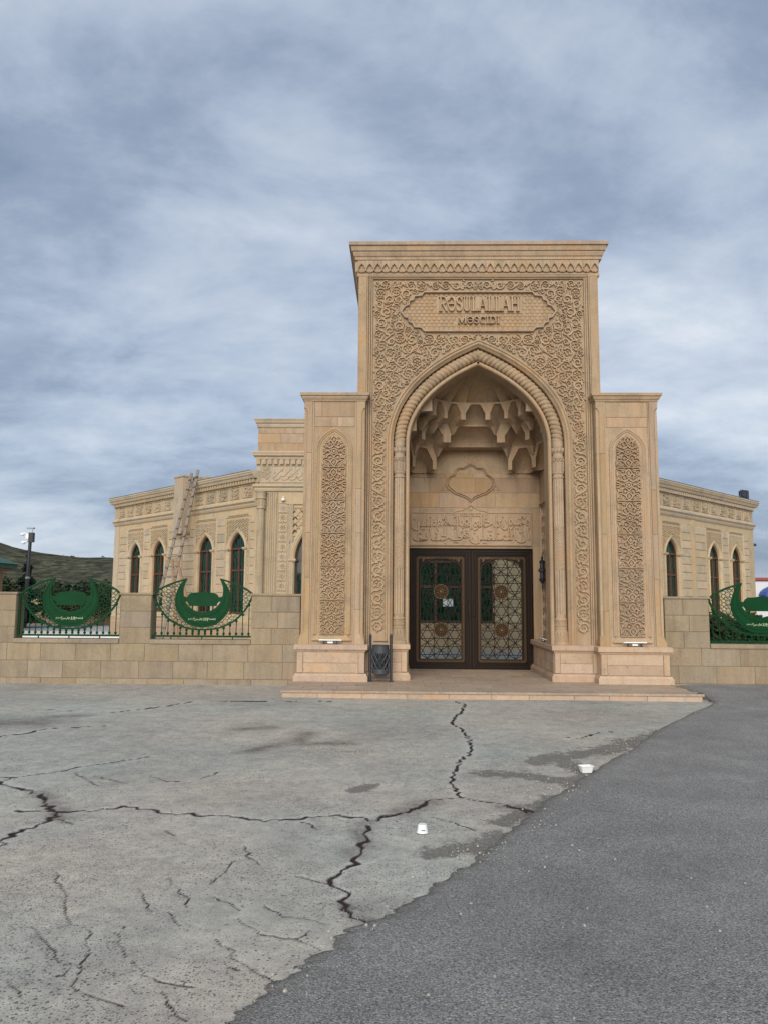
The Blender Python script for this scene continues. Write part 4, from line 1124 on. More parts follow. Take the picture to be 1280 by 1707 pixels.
for r in range(13):
    t = r / 12; row = []
    z = z0 + (zt - z0) * t; f = max(niche_width(z) / max(niche_width(z0), .01), 0.0)
    for i in range(G * 8 + 1):
        s = i / (G * 8); x, y = plan(s, wA, dA, pA); sc = 1 + .20 * abs(math.sin(PI * G * s)) * (1 - t)
        row.append((NX + x * f * sc, .42 + (y - .42) * (1 - t ** 2.0) * sc, z))
    P.append(row)
dm.grid(P); dm.build('vault_shell', S, gate)
sp = MB(); arch_wall(sp, -1.52, 1.60, 4.4, 6.85, [(x + .0, z) for x, z in offset_path(ARCH, .41)], .44, .5); sp.build('vault_arch', S, gate)
MB().box(-1.62, 1.70, .5, 2.43, 6.45, 6.9).build('vault_core', S, gate)

# bronze doors
def leaf_door(s):
    # s=-1 left leaf, +1 right leaf; hinge side outward. opening x from -1.335 to 1.42
    x0, x1 = (-1.325, NX + .0) if s < 0 else (NX + .005, 1.41)
    D = MB(); y = 2.44
    gx0, gx1 = (-1.075, -.175) if s < 0 else (.265, 1.165)
    gz0, gz1 = .35, 2.60
    ga = arch((gx1 - gx0) / 2, 2.33, .27, 10); gc = (gx0 + gx1) / 2
    arch_wall(D, x0, x1, .13, 2.78, [(a, z) for a, z in ga], y, y + .05, gc)
    D.box(gx0 - .001, gx1 + .001, y + .001, y + .049, .13, gz0)
    d = D.build('door_leaf', M['bronze'], gate, label='left bronze door leaf with lattice and two rosettes' if s < 0 else 'right bronze door leaf with lattice and two rosettes')
    b = MB()
    for q, w, h in ((.03, .035, .03), (.10, .02, .024)):
        b.relief([(x0 + q, .13 + q), (x0 + q, 2.76 - q), (x1 - q, 2.76 - q), (x1 - q, .13 + q)], w, h, y, closed=True)
    b.relief([(gx0 - .015, gz0 - .015), (gx0 - .015, 2.33)] , .03, .02, y); b.relief([(gx1 + .015, gz0 - .015), (gx1 + .015, 2.33)], .03, .02, y)
    b.relief([(gx0 - .015, gz0 - .015), (gx1 + .015, gz0 - .015)], .03, .02, y)
    b.relief([(gc + a, z) for a, z in ga], .028, .021, y)
    b.build('rail_moulding', M['bronze_trim'], d)
    g = MB(); rr = random.Random(2)
    def run(ax, az, bx, bz, w, mb):
        L = math.hypot(bx - ax, bz - az); n = int(L / .055)
        ux, uz = (bx - ax) / L, (bz - az) / L
        pts = []
        for k in range(n * 4 + 1):
            t = L * k / (n * 4); o = w * math.sin(k * PI / 2)
            pts.append((ax + ux * t - uz * o, az + uz * t + ux * o))
        mb.relief(pts, .011, .010, y); mb.relief([(ax + ux * L * k / (n * 4) + uz * w * math.sin(k * PI / 2), az + uz * L * k / (n * 4) - ux * w * math.sin(k * PI / 2)) for k in range(n * 4 + 1)], .011, .0115, y)
    q = .175
    for A in ((x0 + q, .13 + q, x0 + q, 2.76 - q), (x1 - q, .13 + q, x1 - q, 2.76 - q), (x0 + q, .13 + q, x1 - q, .13 + q), (x0 + q, 2.76 - q, x1 - q, 2.76 - q)): run(*A, .026, g)
    for qq in (gx0, gx1):
        sg = 1 if qq == gx0 else -1
        g.relief(spiral(qq + sg * .07, 2.55, .045, 1.3, 0, sg, 14), .012, .012, y); pad(g, leaf(qq + sg * .05, 2.48, .1, .02, PI / 2), y, .012); g.relief(spiral(qq + sg * .16, 2.575, .03, 1.2, 0, sg, 10), .01, .012, y)
    g.build('gilt_border', M['gold'], d)
    e = MB()
    for A in ((x0 + .065, .19, x0 + .065, 2.70), (x1 - .065, .19, x1 - .065, 2.70), (x0 + .065, .195, x1 - .065, .195), (x0 + .065, 2.695, x1 - .065, 2.695)): run(*A, .016, e)
    e.build('chased_border', M['bronze_trim'], d)
    # lattice of twelve-pointed stars
    la = MB(); C_ = [(gc, .985), (gc, 1.83)]
    gp = [(gx0, gz0)] + [(gc + a, z) for a, z in ga] + [(gx1, gz0)]
    cen = [(gc + i * .45, 1.4075 + j * .4225) for i in (-2, -1, 0, 1, 2) for j in range(-4, 5) if (i + j) % 2]
    k = 0
    tf = lambda p: inside(p, gp) and all(math.hypot(p[0] - c[0], p[1] - c[1]) > .145 for c in C_)
    for angs, pitch in (((30, 90, 150), .176), ((0, 60, 120), .304)):
        for an in angs:
            nx_, nz_ = math.cos(R(an)), math.sin(R(an))
            for q in range(-14, 15):
                o = (q + .5) * pitch; ox, oz = gc + nx_ * o, 1.4075 + nz_ * o
                for c in clip_path([(ox - nz_ * 3, oz + nx_ * 3), (ox + nz_ * 3, oz - nx_ * 3)], tf, .02):
                    k += 1; la.relief([c[0], c[-1]], .0165, .014 + .0004 * (k % 9), y + .028, top=.8)
    la.build('star_lattice', M['bronze'], d, stuff=True)
    MB().box(gx0 - .01, gx1 + .01, y + .034, y + .040, gz0 - .01, 2.61).build('glass_pane', M['clear'], d)
    for cx_, cz_ in C_:
        ro = MB(); ro.relief([(cx_ + .155 * math.cos(a), cz_ + .155 * math.sin(a)) for a in np.linspace(0, 2 * PI, 25)[:-1]], .02, .022, y, closed=True)
        for k in range(12):
            a = k * PI / 6; ro.relief(leaf(cx_ + .045 * math.cos(a), cz_ + .045 * math.sin(a), .10, .023, a), .010, .02 + .0003 * k, y + .004, closed=True)
        pad(ro, [(cx_ + .042 * math.cos(a), cz_ + .042 * math.sin(a)) for a in np.linspace(0, 2 * PI, 13)[:-1]], y + .004, .03)
        r_ = ro.build('rosette', M['gold'], d)
        pad(MB(), [(cx_ + .162 * math.cos(a), cz_ + .162 * math.sin(a)) for a in np.linspace(0, 2 * PI, 25)[:-1]], y + .016, .01, .97).build('rosette_disc', M['bronze'], d)
    hx_ = NX - .055 if s < 0 else NX + .06
    h = MB(); h.tube([(hx_, y - .01, 1.28), (hx_, y - .06, 1.30), (hx_, y - .065, 1.45), (hx_, y - .065, 1.58), (hx_, y - .06, 1.62), (hx_, y - .01, 1.64)], .012, 6); h.build('handle', M['bronze_trim'], d)
    return d
leaf_door(-1); leaf_door(1)
MB().box(-1.34, -1.325, 2.40, 2.52, .12, 2.80).box(1.41, 1.42, 2.40, 2.52, .12, 2.80).box(-1.325, 1.41, 2.41, 2.52, 2.782, 2.80).build('door_frame', M['bronze'], gate)

# ============================================================ platform in front of and under the gateway
plat = thing('entrance_platform', 'low pink stone entrance step and paved threshold under the gateway arch', 'platform', (1.5, 13.1, 0))
MB().box(-3.47, 3.46, .035, 4.9, -.05, .085).build('step_core', M['mortar'], plat)
rg3 = random.Random(9)
x = -3.46
while x < 3.44:
    w_ = min(rg3.choice((.62, .70, .74, .58)), 3.46 - x); w_ = w_ if 3.46 - x - w_ > .2 else 3.46 - x
    block(plat, 'riser_stone', PK, x, x + w_, .012, .034, -.02, .087); x += w_
for i in range(5): 
    for s, xx in ((-1, -3.482), (1, 3.47)): 
        o = block(plat, 'riser_stone', PK, -.24, .24, 0, .012, -.02, .087); o.location = (xx if s < 0 else xx + .012, .3 + .5 * i, .0335); o.rotation_euler = (0, 0, -PI / 2 if s < 0 else PI / 2)
def pave(x0, x1, y0, y1):
    m = MB(); w_, d_ = x1 - x0 - .004, y1 - y0 - .004
    key = ('pave', round(w_, 3), round(d_, 3)); me = _blk.get(key)
    if me is None:
        g = lambda i, z: [(-w_ / 2 + i, -d_ / 2 + i, z), (w_ / 2 - i, -d_ / 2 + i, z), (w_ / 2 - i, d_ / 2 - i, z), (-w_ / 2 + i, d_ / 2 - i, z)]
        m.loft([g(0, -.034), g(0, -.004), g(.004, 0)]); me = _blk[key] = m.mesh('paving_tile', M['paving'])
    link('paving_tile', me, plat, ((x0 + x1) / 2, (y0 + y1) / 2, .12))
for i in range(8): pave(-3.49 + .8725 * i, -3.49 + .8725 * (i + 1), -.01, .34)
for j in range(5):
    x = -3.48 if j % 2 else -3.78
    while x < 3.46:
        a, b = max(x, -3.48), min(x + .60, 3.47)
        if b - a > .05: pave(a, b, .34 + .38 * j, .34 + .38 * (j + 1))
        x += .60
for j in range(8):
    x = -1.40 - (.3 if j % 2 else 0)
    while x < 1.45:
        a, b = max(x, -1.40), min(x + .60, 1.45)
        if b - a > .05: pave(a, b, 2.24 + .38 * j, 2.24 + .38 * (j + 1))
        x += .60
# ============================================================ fence walls of stone and the green crescent panels
FS = M['fence']
def fence_wall(label, spans, piers, x0, x1, seed):
    """spans: (xa, xb) openings; local origin on the ground in the wall's front plane"""
    W_ = thing('stone_fence_wall', label, 'wall', (0, 14.95, 0)); rg = random.Random(seed)
    c = MB(); c.box(x0, x1, .022, .34, -.2, .765)
    for a, b in piers: c.box(a + .008, b - .008, .022, .335, .765, 1.69)
    c.build('wall_core', M['mortar'], W_)
    for z0, z1, L, off in ((-.12, .105, .68, .1), (.105, .432, .70, .45), (.432, .765, .68, .05)):
        x = x0 - off
        while x < x1:
            a, b = max(x, x0), min(x + L * (1 + rg.uniform(-.06, .06)), x1)
            if b - a > .06: block(W_, 'stone_block', FS, a, b, 0 if z0 > 0 else -.012, .022, z0, z1, .004, .004)
            x = b if b > x else x + L
    for a, b in piers:
        n = 3
        for k in range(3):
            z0, z1 = .765 + k * .308, .765 + (k + 1) * .308
            if b - a > .7:
                m_ = a + (b - a) * (.55 if k % 2 else .42)
                block(W_, 'stone_block', FS, a, m_, -.002, .022, z0, z1, .005, .004); block(W_, 'stone_block', FS, m_, b, -.002, .022, z0, z1, .005, .004)
            else: block(W_, 'stone_block', FS, a, b, -.002, .022, z0, z1, .005, .004)
            for xx, rz in ((a, -PI / 2), (b, PI / 2)):
                o = block(W_, 'stone_block', FS, -.156, .156, 0, .022, z0, z1, .005, .004)
                o.location = (xx - .002 if rz < 0 else xx + .002, .18, (z0 + z1) / 2); o.rotation_euler = (0, 0, rz)
        cp = MB(); cp.loft_rect([(0, 1.688), (.018, 1.692), (.024, 1.70), (.024, 1.728), (.012, 1.735)], a, b, 0, .355); cp.build('pier_cap', FS, W_)
    for a, b in spans:
        m = MB(); m.loft([[(xx, -.025, .767), (xx, -.025, .83), (xx, -.015, .845), (xx, .36, .845), (xx, .36, .767)] for xx in (a + .003, (a + b) / 2 - .002)]); m.build('sill_stone', FS, W_)
        m = MB(); m.loft([[(xx, -.025, .767), (xx, -.025, .83), (xx, -.015, .845), (xx, .36, .845), (xx, .36, .767)] for xx in ((a + b) / 2 + .002, b - .003)]); m.build('sill_stone', FS, W_)
    return W_
fence_wall('stone block fence wall with two green crescent panels, left of the gateway', [(-7.45, -5.41), (-4.81, -2.87)], [(-8.25, -7.45), (-5.41, -4.81), (-2.87, -1.93)], -9.5, -1.93, 1)
fence_wall('stone block fence wall beside the asphalt with one green crescent panel', [(5.84, 7.86)], [(5.0, 5.84), (7.86, 8.5)], 5.0, 9.5, 2)

PXM = .00235
def pp(x, y): return ((x - 570) * PXM, (1000 - y) * PXM)
def smooth(pts, n=4):
    out = []
    for i in range(len(pts) - 1):
        p0, p1, p2, p3 = pts[max(i - 1, 0)], pts[i], pts[i + 1], pts[min(i + 2, len(pts) - 1)]
        for k in range(n):
            t = k / n
            out.append(tuple(.5 * (2 * p1[d] + (p2[d] - p0[d]) * t + (2 * p0[d] - 5 * p1[d] + 4 * p2[d] - p3[d]) * t * t + (3 * p1[d] - p0[d] - 3 * p2[d] + p3[d]) * t ** 3) for d in (0, 1)))
    return out + [pts[-1]]
def crescent_panel(label, loc):
    P = thing('metal_fence_panel', label, 'fence panel', loc, group='green crescent fence panels')
    G = M['green']
    cx_ = 588
    q = lambda L: [(((x - 588) * PXM), (1000 - y) * PXM) for x, y in L]
    low = smooth(q([(175, 660), (225, 765), (310, 860), (400, 912), (480, 937), (588, 945), (696, 937), (776, 912), (866, 860), (951, 765), (1001, 660)]))
    topl = smooth(q([(175, 660), (215, 622), (300, 578), (380, 550), (450, 530)])); topr = [(-x, z) for x, z in topl]
    col_ = smooth(q([(450, 530), (405, 562), (368, 640), (355, 720), (378, 800), (430, 868), (500, 915), (588, 930)]))
    cil_ = smooth(q([(450, 530), (424, 600), (428, 680), (455, 738), (510, 785), (588, 805)]))
    f = MB()
    f.box(-1.005, -.975, -.02, .02, 0, .78); f.box(-1.005, 1.005, -.022, .022, -.015, .02); f.box(.985, 1.003, -.018, .018, 0, .78)
    for x in (-.6, .0, .6): f.box(x - .01, x + .01, -.008, .008, -.06, -.014)
    for z in (.10, .68): f.box(-1.03, -1.0, -.008, .008, z, z + .02)
    f.build('rail_frame', G, P)
    e = MB()
    for s in (1,):
        for L in (low, topl, topr):
            e.relief(L, .034, .034, .017, top=.9)
    e.build('eye_outline', G, P)
    out = col_ + [(-x, z) for x, z in reversed(col_[:-1])]; inn = cil_ + [(-x, z) for x, z in reversed(cil_[:-1])]
    c = MB(); n = len(out)
    # crescent: strip between outer and inner curves
    def resample(L, n):
        d = [0]
        for a, b in zip(L, L[1:]): d.append(d[-1] + math.hypot(b[0] - a[0], b[1] - a[1]))
        return [(float(np.interp(d[-1] * i / (n - 1), d, [p[0] for p in L])), float(np.interp(d[-1] * i / (n - 1), d, [p[1] for p in L]))) for i in range(n)]
    A, B = resample(out, 61), resample(inn, 61)
    c.loft([[(a[0], -.018, a[1]), (b[0], -.018, b[1]), (b[0], .018, b[1]), (a[0], .018, a[1])] for a, b in zip(A, B)])
    o = c.build('crescent', G, P)
    m = MB(); mid = [(a[0] * .28 + b[0] * .72, a[1] * .28 + b[1] * .72) for a, b in zip(A, B)][6:-6]; mid2 = [(a[0] * .8 + b[0] * .2, a[1] * .8 + b[1] * .2) for a, b in zip(A, B)][4:-4]
    m.relief(mid, .014, .008, -.018, top=.6); m.relief(mid2, .016, .008, -.018, top=.6); m.build('crescent_rib', G, o)
    t = MB(); ws_ = 'بسم الله الرحمن الرحيم'.split(); wx = [(.10, .262), (-.03, .105), (-.155, -.025), (-.27, -.145)]
    for w_, (a, b), dz in zip(ws_, wx, (0, .012, .006, .016)): put_text(t, shape_word(w_), a, b, .292 + dz, .352 + dz * .6, -.0185, .004)
    t.build('inscription', M['green_text'], o)
    pq = q([(470, 752), (473, 715), (462, 690), (476, 655), (500, 643), (545, 640), (588, 633)]); pq = smooth(pq, 2)
    poly = pq + [(-x, z) for x, z in reversed(pq[:-1])]
    pl_ = MB(); pl_.prism(poly[::-1][::-1], -.016, .010)
    for s in (-1, 1):
        stp = [(s * (588 - x) * PXM, (1000 - y) * PXM) for x, y in [(472, 655), (455, 680), (418, 670), (436, 698), (424, 722), (455, 715), (474, 740)]]
        pl_.prism(stp if s > 0 else stp[::-1], -.012, .006)
        pl_.box(s * .20 - .012, s * .20 + .012, -.006, .012, .50, .60)
    pl_.build('plaque', G, P)
    # star lattice in both wings
    wl_ = topl + col_[::1]; wing = topl + col_ + [p for p in reversed(low[:len(low) // 2 + 1])]
    la = MB(); k = 0; pit = .155
    for s in (1, -1):
        for ix in range(-8, 1):
            for iz in range(0, 9):
                X, Z = ix * pit + .02 , .12 + iz * pit
                pts = [(X + (.068 if i % 2 == 0 else .040) * math.cos(i * PI / 6 + .1), Z + (.068 if i % 2 == 0 else .040) * math.sin(i * PI / 6 + .1)) for i in range(13)]
                seg = [pts] + [[(X + .066 * math.cos(a), Z + .066 * math.sin(a)), (X + .105 * math.cos(a), Z + .105 * math.sin(a))] for a in (PI / 4, 3 * PI / 4, -PI / 4, -3 * PI / 4)] + [[(X + .062, Z), (X + pit - .062, Z)], [(X, Z + .062), (X, Z + pit - .062)]]
                for L in seg:
                    for cpath in clip_path([(x, z) for x, z in L], lambda p: inside(p, wing), .012):
                        k += 1; la.relief([(s * x, z) for x, z in simplify(cpath)], .0125, .012 + .0004 * (k % 8), .006, top=.85)
    la.build('star_lattice', G, P, stuff=True)
    lx = [p[0] for p in low]; lz = [p[1] for p in low]
    r0 = None
    for i in range(16):
        x = -.905 + i * 1.81 / 15; zt = float(np.interp(x, lx, lz)) - .005
        b = MB(); b.box(x - .0075, x + .0075, -.006, .006, .015, zt)
        for zz in (.055, max(zt - .035, .10)):
            b.lathe([(.004, -.028), (.020, -.020), (.0275, 0), (.020, .020), (.004, .028)], 10, (x, 0, zz))
        b.build('baluster', G, P)
    return P
crescent_panel('green crescent panel farthest from the gateway, with hills and bushes behind it', (-6.43, 15.06, .905))
crescent_panel('green crescent panel between two stone piers, in front of the wooden ladder', (-3.84, 15.06, .905))
crescent_panel('green crescent panel by the asphalt, cut off by the picture edge', (6.85, 15.06, .885))

# ============================================================ the mosque behind
BX, BY = 1.24, 25.0
mosque = thing('mosque_building', 'eight-sided pale limestone mosque with pointed windows and carved name friezes behind the gateway', 'mosque', (BX, BY, 0))
WS, FRZ = M['wing'], M['frieze']
WA = lambda w, zs=3.33, rise=.53: arch(w, zs, rise, 10, .42, (.46, .84))
lat_mesh = None
def window_group(parent, tc, xf, sill=1.15, hw=.47):
    """carved surround, moulding, frame and panes of one pointed window; xf = (location, rz)"""
    loc, rz = xf
    ln = lambda o: (setattr(o, 'location', loc), setattr(o, 'rotation_euler', (0, 0, rz)))
    p = WA(hw)
    m = MB(); arch_sweep(m, p, sill, [(-.13, -.004), (-.125, -.05), (-.10, -.07), (-.07, -.05), (-.045, -.05), (-.02, -.03), (0, -.005), (.002, .06)], tc)
    for s in (-1, 1): m.loft_rect([(0, 3.25), (.03, 3.28), (.045, 3.31), (.045, 3.35), (0, 3.355)], tc + s * (hw + .06) - .06, tc + s * (hw + .06) + .06, -.055, .0)
    w = m.build('window', WS, parent); ln(w)
    f = MB(); fr = offset_path(p, .0)
    f.prism(([(fr[0][0] + tc, sill)] + [(x + tc, z) for x, z in fr] + [(fr[-1][0] + tc, sill)])[::-1], .125, .135)
    g = f.build('pane', M['glass_green'], w)
    b = MB(); arch_sweep(b, p, sill, [(0, .065), (.045, .065), (.045, .127)], tc)
    for z in (sill + .03, 2.60, 3.33): b.box(tc - hw, tc + hw, .08, .127, z - .028, z + .028)
    b.box(tc - .022, tc + .022, .075, .128, sill, 3.33); b.build('window_frame', M['window_frame'], w)
    # carved surround: star mesh over the arch and slim carved borders
    k = MB(); hh_ = .72; zt = 4.36; aw = offset_path(p, -.17); ap = [(aw[0][0], 1.0)] + aw + [(aw[-1][0], 1.0)]
    k.relief([(tc - hh_, sill), (tc - hh_, 4.40), (tc + hh_, 4.40), (tc + hh_, sill)], .05, .03, -.002)
    k.relief([(tc - hh_ + .1, sill), (tc - hh_ + .1, 3.2)], .03, .02, -.002); k.relief([(tc + hh_ - .1, sill), (tc + hh_ - .1, 3.2)], .03, .02, -.002)
    k.relief([(tc - .60, 4.46), (tc + .60, 4.46)], .07, .03, -.002)
    n = 0
    for ix in range(-3, 4):
        for iz in range(8):
            X, Z = ix * .185, 3.26 + iz * .155
            st_ = [(X + (.078 if i % 2 == 0 else .05) * math.cos(i * PI / 6), Z + (.07 if i % 2 == 0 else .045) * math.sin(i * PI / 6)) for i in range(13)]
            for L in (st_, [(X + .075, Z), (X + .11, Z)], [(X + .05, Z + .05), (X + .135, Z + .105)], [(X - .05, Z + .05), (X - .135, Z + .105)]):
                for c in clip_path(L, lambda q: abs(q[0]) < .66 and 3.22 < q[1] < 4.34 and not inside(q, ap), .025):
                    n += 1; k.relief([(tc + x, z) for x, z in simplify(c)], .028, .036 + .0005 * (n % 7), -.002, top=.75)
    for s in (-1, 1):
        for i in range(14):
            z = sill + .1 + i * .15
            k.relief(spiral(tc + s * .67, z, .038, 1, i * 2, s, 8), .02, .024, -.002)
    k.build('carved_surround', M['carve'] if False else WS, w, stuff=True)
    return w
def name_panel_mesh(seed):
    """square frieze panel filled with woven letter-like strokes"""
    rg = random.Random(seed); m = MB(); m.relief([(-.29, -.20), (-.29, .20), (.29, .20), (.29, -.20)], .03, .03, 0, closed=True)
    for i in range(3):
        z = -.14 + .115 * i + rg.uniform(-.02, .02); x0 = -.22 + .08 * rg.random()
        pts = [(x0 + .40 * t, z + .045 * math.sin(t * PI * rg.choice((1, 2)) + rg.random() * 3)) for t in np.linspace(0, 1, 9)]
        m.relief(pts, [.016 + .022 * math.sin(PI * t) for t in np.linspace(0, 1, 9)], .04 + .001 * i, 0, top=.7)
    for i in range(4):
        x = -.20 + .13 * i + rg.uniform(-.03, .03); l = rg.uniform(.12, .30)
        m.relief([(x, -.12 + rg.random() * .1), (x + .02, .02), (x + rg.uniform(0, .05), min(.17, -.08 + l))], [.014, .03, .03], .042 + .001 * i, 0, top=.7)
    for i in range(3): m.relief(spiral(rg.uniform(-.2, .2), rg.uniform(-.13, .13), .055, .8, rg.random() * 6, 1, 9), .022, .027 + .001 * i, 0, top=.6)
    for i in range(6):
        x, z = rg.uniform(-.24, .24), rg.uniform(-.15, .15); m.relief([(x, z), (x + .035, z + .025)], .018, .022 + .0007 * i, 0)
    return m.mesh('frieze_panel', FRZ)
npm = [name_panel_mesh(40 + i) for i in range(13)]
def wing(origin, rz, sg, wins, L=10.35):
    """origin: corner at the front face; local x runs sg*t along the wing"""
    loc = Vector(origin)
    def B(m, name, mat=WS, par=mosque, **k): o = m.build(name, mat, par, **k); o.location = loc; o.rotation_euler = (0, 0, rz); return o
    X = lambda a, b: (min(sg * a, sg * b), max(sg * a, sg * b))
    m = MB(); edges = [0] + [(a + b) / 2 for a, b in zip(wins, wins[1:])] + [L]
    for i, t in enumerate(wins):
        a, b = X(edges[i], edges[i + 1]); arch_wall(m, a, b, 1.15, 5.5, WA(.47), 0, .30, sg * t)
    a, b = X(0, L); m.box(a, b, .0, .30, 0, 1.15); m.box(a, b, .32, .5, 0, 5.5)
    B(m, 'wing_wall')
    m = MB(); m.extrude_x([(0, .1), (-.10, .1), (-.10, .72), (-.07, .78), (-.07, .86), (-.03, .90), (0, .90)], a, b); B(m, 'wing_plinth', M['pink'])
    a2, b2 = X(-.05, L + .08)
    m = MB(); m.extrude_x([(0, 4.64), (-.05, 4.68), (-.08, 4.74), (-.08, 4.78), (-.15, 4.83), (-.15, 4.88), (-.09, 4.93), (-.06, 4.96), (0, 4.96)], a2, b2); B(m, 'string_course')
    m = MB(); m.extrude_x([(0, 4.96), (-.025, 4.96), (-.025, 5.44), (0, 5.44)], a2, b2); B(m, 'frieze_band', FRZ)
    for i in range(13):
        o = link('frieze_panel', npm[(i * 5 + (3 if sg > 0 else 0)) % 13], mosque)
        o.location = loc + Matrix.Rotation(rz, 3, 'Z') @ Vector((sg * (.45 + i * .775), -.0255, 5.20)); o.rotation_euler = (0, 0, rz)
    m = MB(); n = int(L / .165)
    for i in range(n + 1):
        x = sg * (.06 + i * .165); m.box(x - .05, x + .05, -.135, -.02, 5.455, 5.575)
    B(m, 'dentil_course', WS, stuff=True)
    a3, b3 = X(-.1, L + .22)
    m = MB(); m.extrude_x([(0, 5.44), (-.04, 5.445), (-.05, 5.58), (-.17, 5.585), (-.20, 5.64), (-.20, 5.66), (-.25, 5.70), (-.27, 5.76), (-.29, 5.77), (-.29, 5.815), (0, 5.83), (.5, 5.83), (.5, 5.44)], a3, b3); B(m, 'cornice')
    m = MB(); m.box(*X(0, L + .2), -.30, .55, 5.8305, 5.838); B(m, 'roof_edge', M['steel'])
    # corner pilaster, downpipe strip and middle pilaster
    m = MB(); m.box(*X(L - .42, L - .002), -.05, -.001, .9, 4.64); B(m, 'corner_pilaster')
    m = MB(); m.box(*X(4.66, 4.92), -.07, -.001, .9, 4.64); m.box(*X(4.71, 4.87), -.085, -.07, .95, 4.60); B(m, 'pilaster')
    for t in wins: window_group(mosque, sg * t, (loc, rz))
    cols = [(.06, wins[0] - .76), (wins[0] + .76, wins[1] - .76), (wins[1] + .76, 4.64), (4.94, wins[2] - .76), (wins[2] + .76, wins[3] - .76), (wins[3] + .76, L - .44)]
    for ta, tb in cols:
        if tb - ta < .08: continue
        for r in range(12):
            z0 = 1.0 + r * .285
            a, b = X(ta, tb); block(mosque, 'stone_block', WS, a, b, -.028, -.001, z0, z0 + .285, .022, .012, loc=loc, rz=rz)
    return B, X
LW = ((-4.72 - BX), 0, 0)
Bl, Xl = wing(LW, -PI / 4, -1, (1.07, 3.09, 6.51, 8.47))
Br, Xr = wing((7.2 - BX, 0, 0), PI / 4, 1, (1.07, 3.15, 6.62, 8.66))
# parapet turret that carries the ladder
m = MB(); m.box(*Xl(4.12, 4.75), -.40, -.002, 4.06, 6.06); m.loft_rect([(.0, 6.06), (.03, 6.065), (.03, 6.12), (0, 6.13)], *Xl(4.12, 4.75), -.40, .5); Bl(m, 'parapet_box', WS)
m = MB(); m.box(*Xl(3.15, 3.75), -.05, .35, 5.84, 6.0); Bl(m, 'parapet_stub', WS)
m = MB()
for t in (4.2, 4.6):
    x0, x1 = Xl(t, t + .08); m.loft([[(x, -.38, 4.05), (x, -.38, 3.98), (x, -.22, 3.95), (x, -.16, 3.85), (x, -.05, 3.82), (x, -.04, 3.72), (x, -.001, 3.70), (x, -.001, 4.05)] for x in (x0, x1)])
m.box(*Xl(4.14, 4.74), -.40, -.03, 4.0, 4.058); Bl(m, 'scroll_bracket', WS)

# front block of the mosque with parapet, calligraphy frieze and corner columns
HB = 5.96
f = MB(); fa = WA(.46, 2.95, 1.0)
lx_ = -4.22
arch_wall(f, -HB, -3.2, 1.15, 6.45, [(x, z) for x, z in fa], 0, .4, lx_); f.box(-HB, -3.2, 0, .4, 0, 1.15)
f.box(-3.2, -1.0, 0, .4, 0, 6.45); f.box(1.75, HB, 0, .4, 0, 6.45); f.box(-1.0, 1.75, 0, .4, 3.9, 6.45); f.box(-1.0, 1.75, 0, .4, 0, .93)
f.box(-HB, HB, .42, 3.0, 0, 6.45)
f.build('front_wall', WS, mosque)
m = MB(); m.box(-HB + .0, HB, .03, 3.0, 6.46, 7.28); m.build('parapet', M['mortar'], mosque)
rgp = random.Random(8)
for r, (z0, z1) in enumerate(((6.47, 6.77), (6.77, 7.09), (7.09, 7.28))):
    x = -HB - .01
    while x < HB:
        b = min(x + rgp.choice((.58, .75, .9)), HB + .01); block(mosque, 'stone_block', M['block'], x, b, .012, .029, z0, z1, .006, .004); x = b
m = MB(); m.loft_rect([(-.02, 7.28), (.04, 7.29), (.06, 7.35), (.06, 7.40), (.10, 7.44), (.12, 7.52), (.14, 7.53), (.14, 7.57), (0, 7.58)], -HB, HB, .03, 3.0); m.build('parapet_cap', WS, mosque)
m = MB(); m.loft_rect([(.0, 6.20), (.04, 6.21), (.06, 6.25), (.06, 6.28), (.14, 6.33), (.16, 6.40), (.18, 6.41), (.18, 6.46), (0, 6.468)], -HB, HB, 0, 3.0); m.build('cornice', WS, mosque)
m = MB()
for i in range(62):
    x = -HB - .03 + i * .193; m.box(x, x + .12, -.10, -.003, 6.04, 6.195); m.box(x + .045, x + .075, -.112, -.10, 6.06, 6.195)
m.build('dentil_course', WS, mosque, stuff=True)
m = MB(); m.loft_rect([(-.01, 5.13), (.05, 5.16), (.07, 5.22), (.07, 5.26), (.13, 5.31), (.13, 5.37), (.06, 5.40), (.0, 5.42)], -HB, HB, 0, 3.0); m.build('string_course', WS, mosque)
m = MB(); m.box(-HB - .02, HB + .02, -.02, 2, 5.42, 6.035); m.build('frieze_band', FRZ, mosque)
